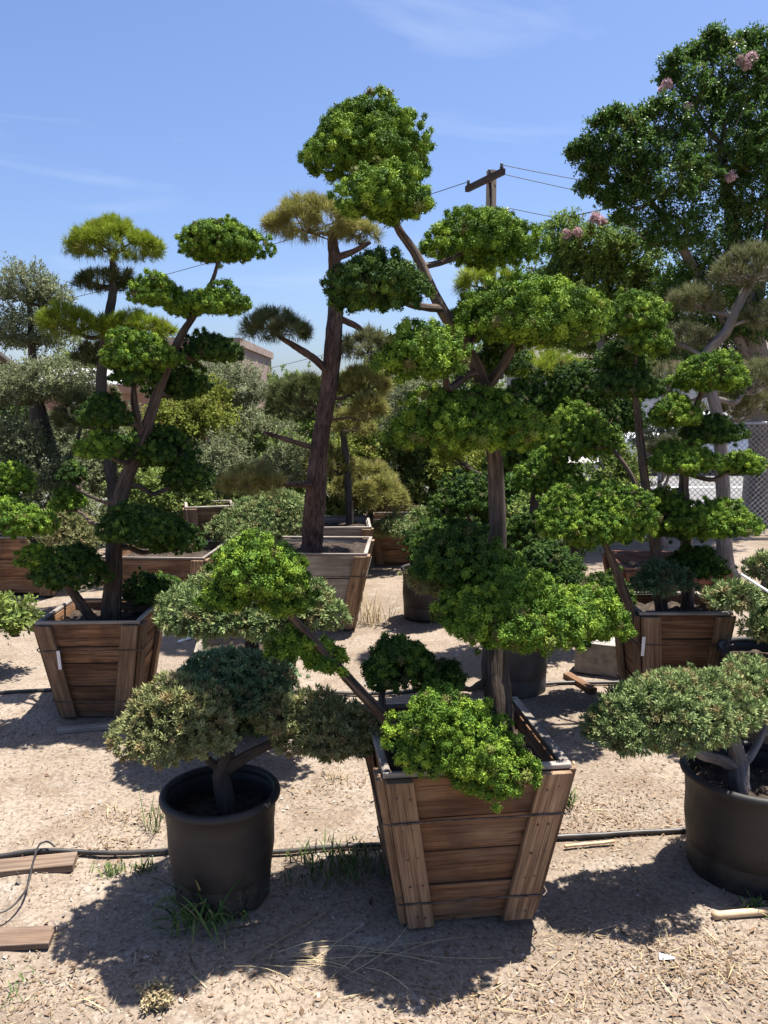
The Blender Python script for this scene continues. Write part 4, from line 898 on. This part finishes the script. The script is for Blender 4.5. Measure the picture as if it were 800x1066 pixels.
building('bungalow', 'low brown house with pale grey roof behind the olives on the left', -9.2, 25.5, 3.4, 5, 2.05, 'wallb', 'roofg', .6, .3, [(-.6, .6, .8, 1.6, 'glass')])
building('bungalow', 'low tan house at the far left edge behind the tall olive', -17.5, 27, 6.0, 6, 2.4, 'wallp', 'roofd', 1.0, .4, [(-1.6, -.4, .9, 1.9, 'glass'), (1.0, 2.2, .9, 1.9, 'glass')])
b = building('grey_house', 'grey-sided house with a dark carport across the street on the right', 9.6, 24, 9.6, 8, 2.75, 'wallg', 'roofd', 1.5, .4, [(-3.9, -2.9, 1.0, 2.0, 'glass')])
m = MB(); m.box(.2, 4.2, -.05, -.006, .12, 2.05); g = m.build('carport_shade_panel', M['shade_panel'], b)  # dark panel on the solid wall, painted as the carport's inner shade
m = MB()
for k in range(2): m.bar((.2 + 2 * k, -.08, 2.05), (1.2 + 2 * k, -.08, 1.0), .05, .08, (0, 1, 0)); m.bar((2.2 + 2 * k, -.08, 2.05), (1.2 + 2 * k, -.08, 1.0), .05, .08, (0, 1, 0))
m.build('brace', M['trim'], g); m = MB(); m.box(0, 4.4, -.12, -.06, 2.06, 2.24); m.build('lintel', M['trim'], g)

def car(x, y, label, paint, van=False, s=1.0):
    root = empty('parked_car', (x, y, 0.008), label, 'car', 'cars parked across the street')
    prof = [(-2.1, .30), (-2.15, .62), (-2.0, .84), (-1.15, .95), (-.55, 1.38), (.75, 1.42), (1.45, 1.0), (2.05, .92), (2.12, .6), (2.08, .3)] if not van else [(-2.3, .3), (-2.35, .9), (-2.0, 1.1), (-1.45, 1.75), (-1.1, 1.9), (2.2, 1.92), (2.3, 1.0), (2.3, .3)]
    m = MB(); b0 = 0; n = len(prof)
    for yy, k in ((-.86, 1), (-.80, 1.0), (.80, 1.0), (.86, 1)):
        for i, (a, z) in enumerate(prof):
            inn = .93 if abs(yy) > .82 else 1.0
            m.v.append((a * (1 - (1 - inn) * .35), yy * (1 if z < 1.0 else .86), .3 + (z - .3) * (inn if z > .9 else 1))); m.g.append((a, z, 0))
    for r in range(3):
        for i in range(n):
            j = (i + 1) % n; m.f.append((r * n + i, r * n + j, (r + 1) * n + j, (r + 1) * n + i))
    m.f.append(tuple(range(n))[::-1]); m.f.append(tuple(range(3 * n, 4 * n))); m.build('body', M[paint], root, bevel=.03)
    zs = (1.0, 1.30) if not van else (1.15, 1.62)
    for sy in (-1, 1):
        for a0, a1 in (((-.85, .05), (.12, 1.05)) if not van else ((-1.3, -.5),)):
            w = MB(); y1 = sy * (.80 if not van else .80)
            w.hexa([(a0, y1 - .02, zs[0]), (a1, y1 - .02, zs[0]), (a1, y1 + .02, zs[0]), (a0, y1 + .02, zs[0]), (a0 + .2, y1 * .96 - .02, zs[1]), (a1 - .1, y1 * .96 - .02, zs[1]), (a1 - .1, y1 * .96 + .02, zs[1]), (a0 + .2, y1 * .96 + .02, zs[1])], 0)
            w.build('window', M['glass'], root)
        for a in (-1.35, 1.35):
            w = MB(); w.tube([(a, sy * .66, .32), (a, sy * .90, .32)], [.32] * 2, 20); o = w.build('wheel', M['rubber'], root)
            w = MB(); w.tube([(a, sy * .902, .32), (a, sy * .915, .32)], [.19] * 2, 16); w.build('rim', M['steel'], o)
        h = MB(); h.box(-2.17, -2.08, sy * .62 - .14, sy * .62 + .14, .62, .76); h.build('headlight', M['trim'], root)
car(.4, 18.6, 'pale blue car parked across the street behind the black pine', 'carb')
car(7.4, 18.8, 'white car parked across the street in front of the grey house', 'carw')

# utility pole and wires
top = P(512, 178, 25); root = empty('utility_pole', (top[0], 25, 0), 'wooden utility pole with a slanted crossarm above the tall juniper', 'utility pole')
m = MB(); m.tube([(0, 0, 0), (0, 0, top[2])], [.19, .15], 14); m.build('post', M['pole'], root, True)
ad = np.array((.40, -.917, 0.0)); ac = np.array((-.22, -.10, top[2] - .30))
m = MB(); m.bar(ac - ad * 1.05, ac + ad * 1.05, .13, .17); m.build('crossarm', M['pole'], root)
m = MB(); m.bar(np.array((0, -.2, top[2] - 1.6)) - ad * .55, np.array((0, -.2, top[2] - 1.6)) + ad * .5, .12, .15); m.build('crossarm', M['pole'], root)
for k in (-.95, .3, .95):
    m = MB(); q = ac + ad * k; m.lathe([(.001, 0), (.05, .0), (.06, .06), (.035, .09), (.05, .15), (.001, .18)], 10)
    m.v = [(a + q[0], b_ + q[1], c + q[2] + .08) for a, b_, c in m.v]; m.build('insulator', M['pipe'], root, True)
m = MB(); m.tube([(.42, -.45, top[2] - 1.75), (.42, -.45, top[2] - 1.15)], [.05, .05], 12); m.build('cutout_switch', M['steel'], root, True)
base = np.array((top[0], 25, 0.0))
def wire(a, b, sag, label, r=.012):
    a = np.asarray(a); b = np.asarray(b); pts = [a + (b - a) * t - np.array((0, 0, sag * 4 * t * (1 - t))) for t in np.linspace(0, 1, 17)]
    m = MB(); m.tube(pts, [r] * len(pts), 5); tag(m.build('power_line', M['pipe']), label, 'power line', 'overhead power lines')
wire(base + ac + ad * .95 + (0, 0, .2), P(900, 222, 34), .25, 'uppermost of the wires running right from the utility pole')
wire(base + ac + ad * .3 + (0, 0, .2), P(900, 244, 34), .25, 'middle one of the wires running right from the utility pole')
wire(base + (.42, -.45, top[2] - 1.15), P(900, 268, 34), .25, 'lowest of the thin wires running right from the utility pole')
wire(P(590, 226, 18), P(820, 158, 15), .1, 'wire slanting up into the very tall flowering tree', .014)
wire(base + ac - ad * .95 + (0, 0, .2), P(-200, 352, 45), .9, 'long wire sloping down left from the utility pole past the black pine')
wire(P(700, 262, 40), P(150, 412, 60), .5, 'lower wire crossing the sky gap left of the black pine', .016)

# ------------------------------------------------------------------ things on the ground
def ground_run(pxs, r, z, name, label, cat, mat='pipe', group=None, n=8):
    pts = spline([G(x, y) + np.array((0, 0, z + random.uniform(0, .004))) for x, y in pxs], 6)
    for p in pts: p[2] += float(gz(p[0], p[1])) * .8
    m = MB(); m.tube(pts, [r] * len(pts), n); return tag(m.build(name, M[mat], None, True), label, cat, group)
ground_run([(-60, 901), (40, 893), (110, 890), (200, 888), (300, 886), (390, 884), (480, 880), (590, 874), (660, 868), (720, 865), (880, 858)], .0095, .011, 'irrigation_pipe', 'black irrigation pipe lying across the ground behind the front pots', 'pipe', group='irrigation pipes on the ground')
ground_run([(-60, 728), (100, 722), (300, 722), (420, 722), (520, 716), (640, 712), (760, 706)], .010, .012, 'irrigation_pipe', 'irrigation pipe lying across the path beyond the front row', 'pipe', group='irrigation pipes on the ground')
ground_run([(-20, 972), (10, 962), (28, 940), (36, 912), (42, 896), (50, 892), (58, 896)], .0035, .045, 'drip_tube', 'thin dark drip tube looping over the longer plank at the left edge', 'tube')
ground_run([(742, 961), (790, 957), (860, 950)], .0125, .014, 'bamboo_cane', 'short pale cane lying on the ground at the right edge', 'cane', 'cane')
ground_run([(588, 884), (606, 881), (640, 877)], .006, .009, 'bamboo_cane', 'thin pale stick beside the nearest box under the pipe', 'cane', 'cane')
ground_run([(186, 672), (200, 668)], .010, .012, 'bamboo_cane', 'short white stake lying right of the tagged box', 'cane', 'tag')
def plank(p0, p1, w, h, label, mat):
    a, b = G(*p0), G(*p1); a[2] += float(gz(a[0], a[1])); b[2] += float(gz(b[0], b[1])); m = MB(); m.bar(a + (0, 0, h / 2 + .004), b + (0, 0, h / 2 + .004), w, h)
    tag(m.build('plank', M[mat], bevel=.003), label, 'plank', 'boards lying on the ground')
plank((-60, 914), (79, 901), .085, .028, 'longer weathered plank at the left edge with a drip tube over it', 'woodp')
plank((-60, 985), (55, 976), .085, .02, 'shorter pale plank with a cut end at the left edge near the camera', 'woodp')
plank((590, 706), (618, 722), .05, .03, 'dark board lying beside the concrete block', 'wood')
plank((60, 764), (130, 756), .05, .02, 'thin strip of wood lying in front of the tagged box', 'woodg')
# concrete block
c = G(642, 706); root = empty('concrete_block', (c[0], c[1] + .12, 0), 'hollow concrete block on the path left of the right-hand box', 'concrete block', rz=R(-24))
m = MB()
for b_ in ((-.2, .2, -.10, -.065, 0, .19), (-.2, .2, .065, .10, 0, .19), (-.2, -.165, -.063, .063, 0, .19), (.165, .2, -.063, .063, 0, .19), (-.018, .018, -.063, .063, 0, .19)): m.box(*b_)
m.build('block', M['concrete'], root, bevel=.004); m = MB(); m.box(-.162, .162, -.063, .063, .165, .188); m.build('web', M['concrete'], root)
# scrap of paper, dry clump
m = MB(); c = G(694, 1002); c[2] += float(gz(c[0], c[1])); pts = [(-.022, -.006, .004), (.02, -.010, .010), (.024, .006, .004), (-.018, .010, .014)]
m.v = [tuple(c + np.array(p)) for p in pts] + [tuple(c + np.array(p) - (0, 0, .002)) for p in pts]; m.g = [(0, 0, 0)] * 8; m.f = [(0, 1, 2, 3), (7, 6, 5, 4), (0, 4, 5, 1), (1, 5, 6, 2), (2, 6, 7, 3), (3, 7, 4, 0)]
tag(m.build('paper_scrap', M['tag']), 'white scrap of paper on the bark litter at lower right', 'scrap')

def weed(px, py, n, L, w, label, mat='weed', droop=.5, sp=.05, seed=1, name='weed', up=1.0):
    g = np.random.default_rng(seed); c = G(px, py); c[2] += float(gz(c[0], c[1])); V, f = [], []
    for i in range(n):
        a = g.uniform(0, 6.28); l = L * g.uniform(.45, 1.1); b = c + np.array((g.normal(0, sp), g.normal(0, sp * .8), 0)); lean = g.uniform(.15, .8); dr = droop * g.uniform(.4, 1.4); tint = g.uniform(.15, .9); br = g.uniform(.3, .9) if g.random() < .15 else 0
        o = np.array((math.cos(a), math.sin(a), 0)); sd = np.array((-math.sin(a), math.cos(a), 0))
        P_ = [b + o * (lean * l * t) + np.array((0, 0, l * up * (t - dr * t * t))) for t in np.linspace(0, 1, 7)]; P_ = [np.array((p[0], p[1], max(c[2] + .003, p[2]))) for p in P_]
        W = [w * k for k in (.5, .85, 1, .95, .75, .45, .05)]
        for j in range(6):
            V.append((P_[j] - sd * W[j], P_[j + 1] - sd * W[j + 1], P_[j + 1] + sd * W[j + 1], P_[j] + sd * W[j])); f.append(np.tile((tint, 0, br), (4, 1)))
    o = quads_obj(name, np.array(V) - 0, np.array(f), M[mat]); return tag(o, label, 'weed', 'weeds on the ground')
weed(218, 958, 95, .26, .0044, 'strappy grass tuft at the foot of the tall black pot', droop=.75, sp=.06, seed=2, name='grass_tuft')
weed(190, 930, 26, .22, .0016, 'wispy dry grass on the left side of the tall black pot', 'straw', .3, .03, 3, 'grass_tuft')
weed(116, 906, 90, .045, .0022, 'low green weed patch beside the plank, left of the tall black pot', droop=.4, sp=.025, seed=4)
weed(150, 905, 60, .05, .0022, 'second low weed patch between plank and tall black pot', droop=.4, sp=.02, seed=14)
weed(352, 906, 320, .08, .0024, 'shaded dark grass patch left of the nearest box', droop=.4, sp=.08, seed=5, name='grass_tuft')
weed(590, 842, 40, .10, .0028, 'small green weed at the right side of the nearest box', droop=.4, sp=.02, seed=6)
weed(790, 950, 70, .06, .0032, 'green weed at the foot of the wide black pot', droop=.5, sp=.035, seed=7)
weed(160, 862, 22, .17, .0016, 'thin branching weed behind the tall black pot', 'weed', .3, .02, 8)
weed(388, 650, 60, .30, .0025, 'pale wispy weeds on the path near the black pine box', 'straw', .2, .06, 9)
weed(45, 612, 90, .22, .006, 'bright green weed behind the left limb of the S-shaped juniper', droop=.4, sp=.08, seed=10)
weed(350, 812, 40, .05, .002, 'small dry weed on the path left of the nearest box', 'straw', .4, .04, 11)
weed(455, 560, 90, .35, .004, 'grassy weeds far back near the dark box', 'weed', .2, .12, 12)
weed(10, 1030, 50, .04, .0016, 'sparse green sprouts at the lower left corner', droop=.4, sp=.06, seed=15)
# yellowish dry clump
V, f = foliage('leaf', G(162, 1042) + (0, 0, .012), .045, .03, .016, .0022, .8, .35)
tag(quads_obj('dry_leaf_clump', V, f, M['straw']), 'yellowish crumpled dry clump on the ground at lower left', 'dry leaves')
# stake in the right pot
m = MB(); m.tube([P(772, 598, 3.6), P(800, 616, 3.5)], [.006, .006], 8); tag(m.build('plant_stake', M['tag']), 'white stake slanting through the small tiered juniper at the right edge', 'stake')

# ------------------------------------------------------------------ camera, sun, sky
cam = bpy.data.objects.new('camera', bpy.data.cameras.new('camera')); link(cam)
cam.location = (0, 0, H); cam.rotation_euler = (R(90) - PITCH, 0, 0)
cam.data.sensor_fit = 'VERTICAL'; cam.data.sensor_height = 24; cam.data.lens = F0 / 1066 * 24; cam.data.clip_end = 2000; cam.data.clip_start = .05
C.camera = cam
EL, AZ = R(73), math.atan2(.85, .53)            # azimuth from +Y towards +X
sd = bpy.data.lights.new('sun', 'SUN'); sd.energy = 5.0; sd.angle = R(.53); sd.color = (1, .955, .88)
so = bpy.data.objects.new('sun', sd); link(so); so.rotation_euler = (R(90) - EL, 0, -AZ + math.pi)
w = bpy.data.worlds.new('World'); C.world = w; w.use_nodes = True; t = w.node_tree
for n in list(t.nodes): t.nodes.remove(n)
sk = t.nodes.new('ShaderNodeTexSky'); sk.sky_type = 'NISHITA'; sk.sun_disc = False; sk.sun_elevation = EL; sk.sun_rotation = AZ
sk.altitude = 0; sk.air_density = 1.0; sk.dust_density = 1.6; sk.ozone_density = 2.0
tc = t.nodes.new('ShaderNodeTexCoord'); mp = t.nodes.new('ShaderNodeMapping'); mp.inputs['Scale'].default_value = (1.1, 2.2, 4.5); mp.inputs['Rotation'].default_value = (.25, .3, .6)
nz = t.nodes.new('ShaderNodeTexNoise'); nz.inputs['Scale'].default_value = 2.2; nz.inputs['Detail'].default_value = 7; nz.inputs['Distortion'].default_value = .8
rp_ = t.nodes.new('ShaderNodeValToRGB'); rp_.color_ramp.elements[0].position = .56; rp_.color_ramp.elements[1].position = .80; rp_.color_ramp.elements[1].color = (.24, .24, .24, 1)
mx = t.nodes.new('ShaderNodeMix'); mx.data_type = 'RGBA'; mx.inputs[7].default_value = (8.5, 8.8, 9.4, 1)
tint = t.nodes.new('ShaderNodeMix'); tint.data_type = 'RGBA'; tint.blend_type = 'MULTIPLY'; tint.inputs[0].default_value = 1; tint.inputs[7].default_value = (.94, 1.03, 1.28, 1)
bg = t.nodes.new('ShaderNodeBackground'); bg.inputs[1].default_value = .058; ow = t.nodes.new('ShaderNodeOutputWorld')
L = t.links.new
L(tc.outputs['Generated'], mp.inputs[0]); L(mp.outputs[0], nz.inputs['Vector']); L(nz.outputs['Fac'], rp_.inputs[0])
L(sk.outputs[0], tint.inputs[6]); L(tint.outputs[2], mx.inputs[6]); L(rp_.outputs[0], mx.inputs[0]); L(mx.outputs[2], bg.inputs[0]); L(bg.outputs[0], ow.inputs[0])

C.view_settings.view_transform = 'Standard'; C.view_settings.look = 'None'; C.view_settings.exposure = 1.32; C.view_settings.gamma = 1; C.view_settings.use_curve_mapping = False
C.cycles.max_bounces = 5; C.cycles.diffuse_bounces = 2; C.cycles.glossy_bounces = 2; C.cycles.transmission_bounces = 3; C.cycles.transparent_max_bounces = 4
C.cycles.caustics_reflective = False; C.cycles.caustics_refractive = False; C.cycles.use_denoising = True
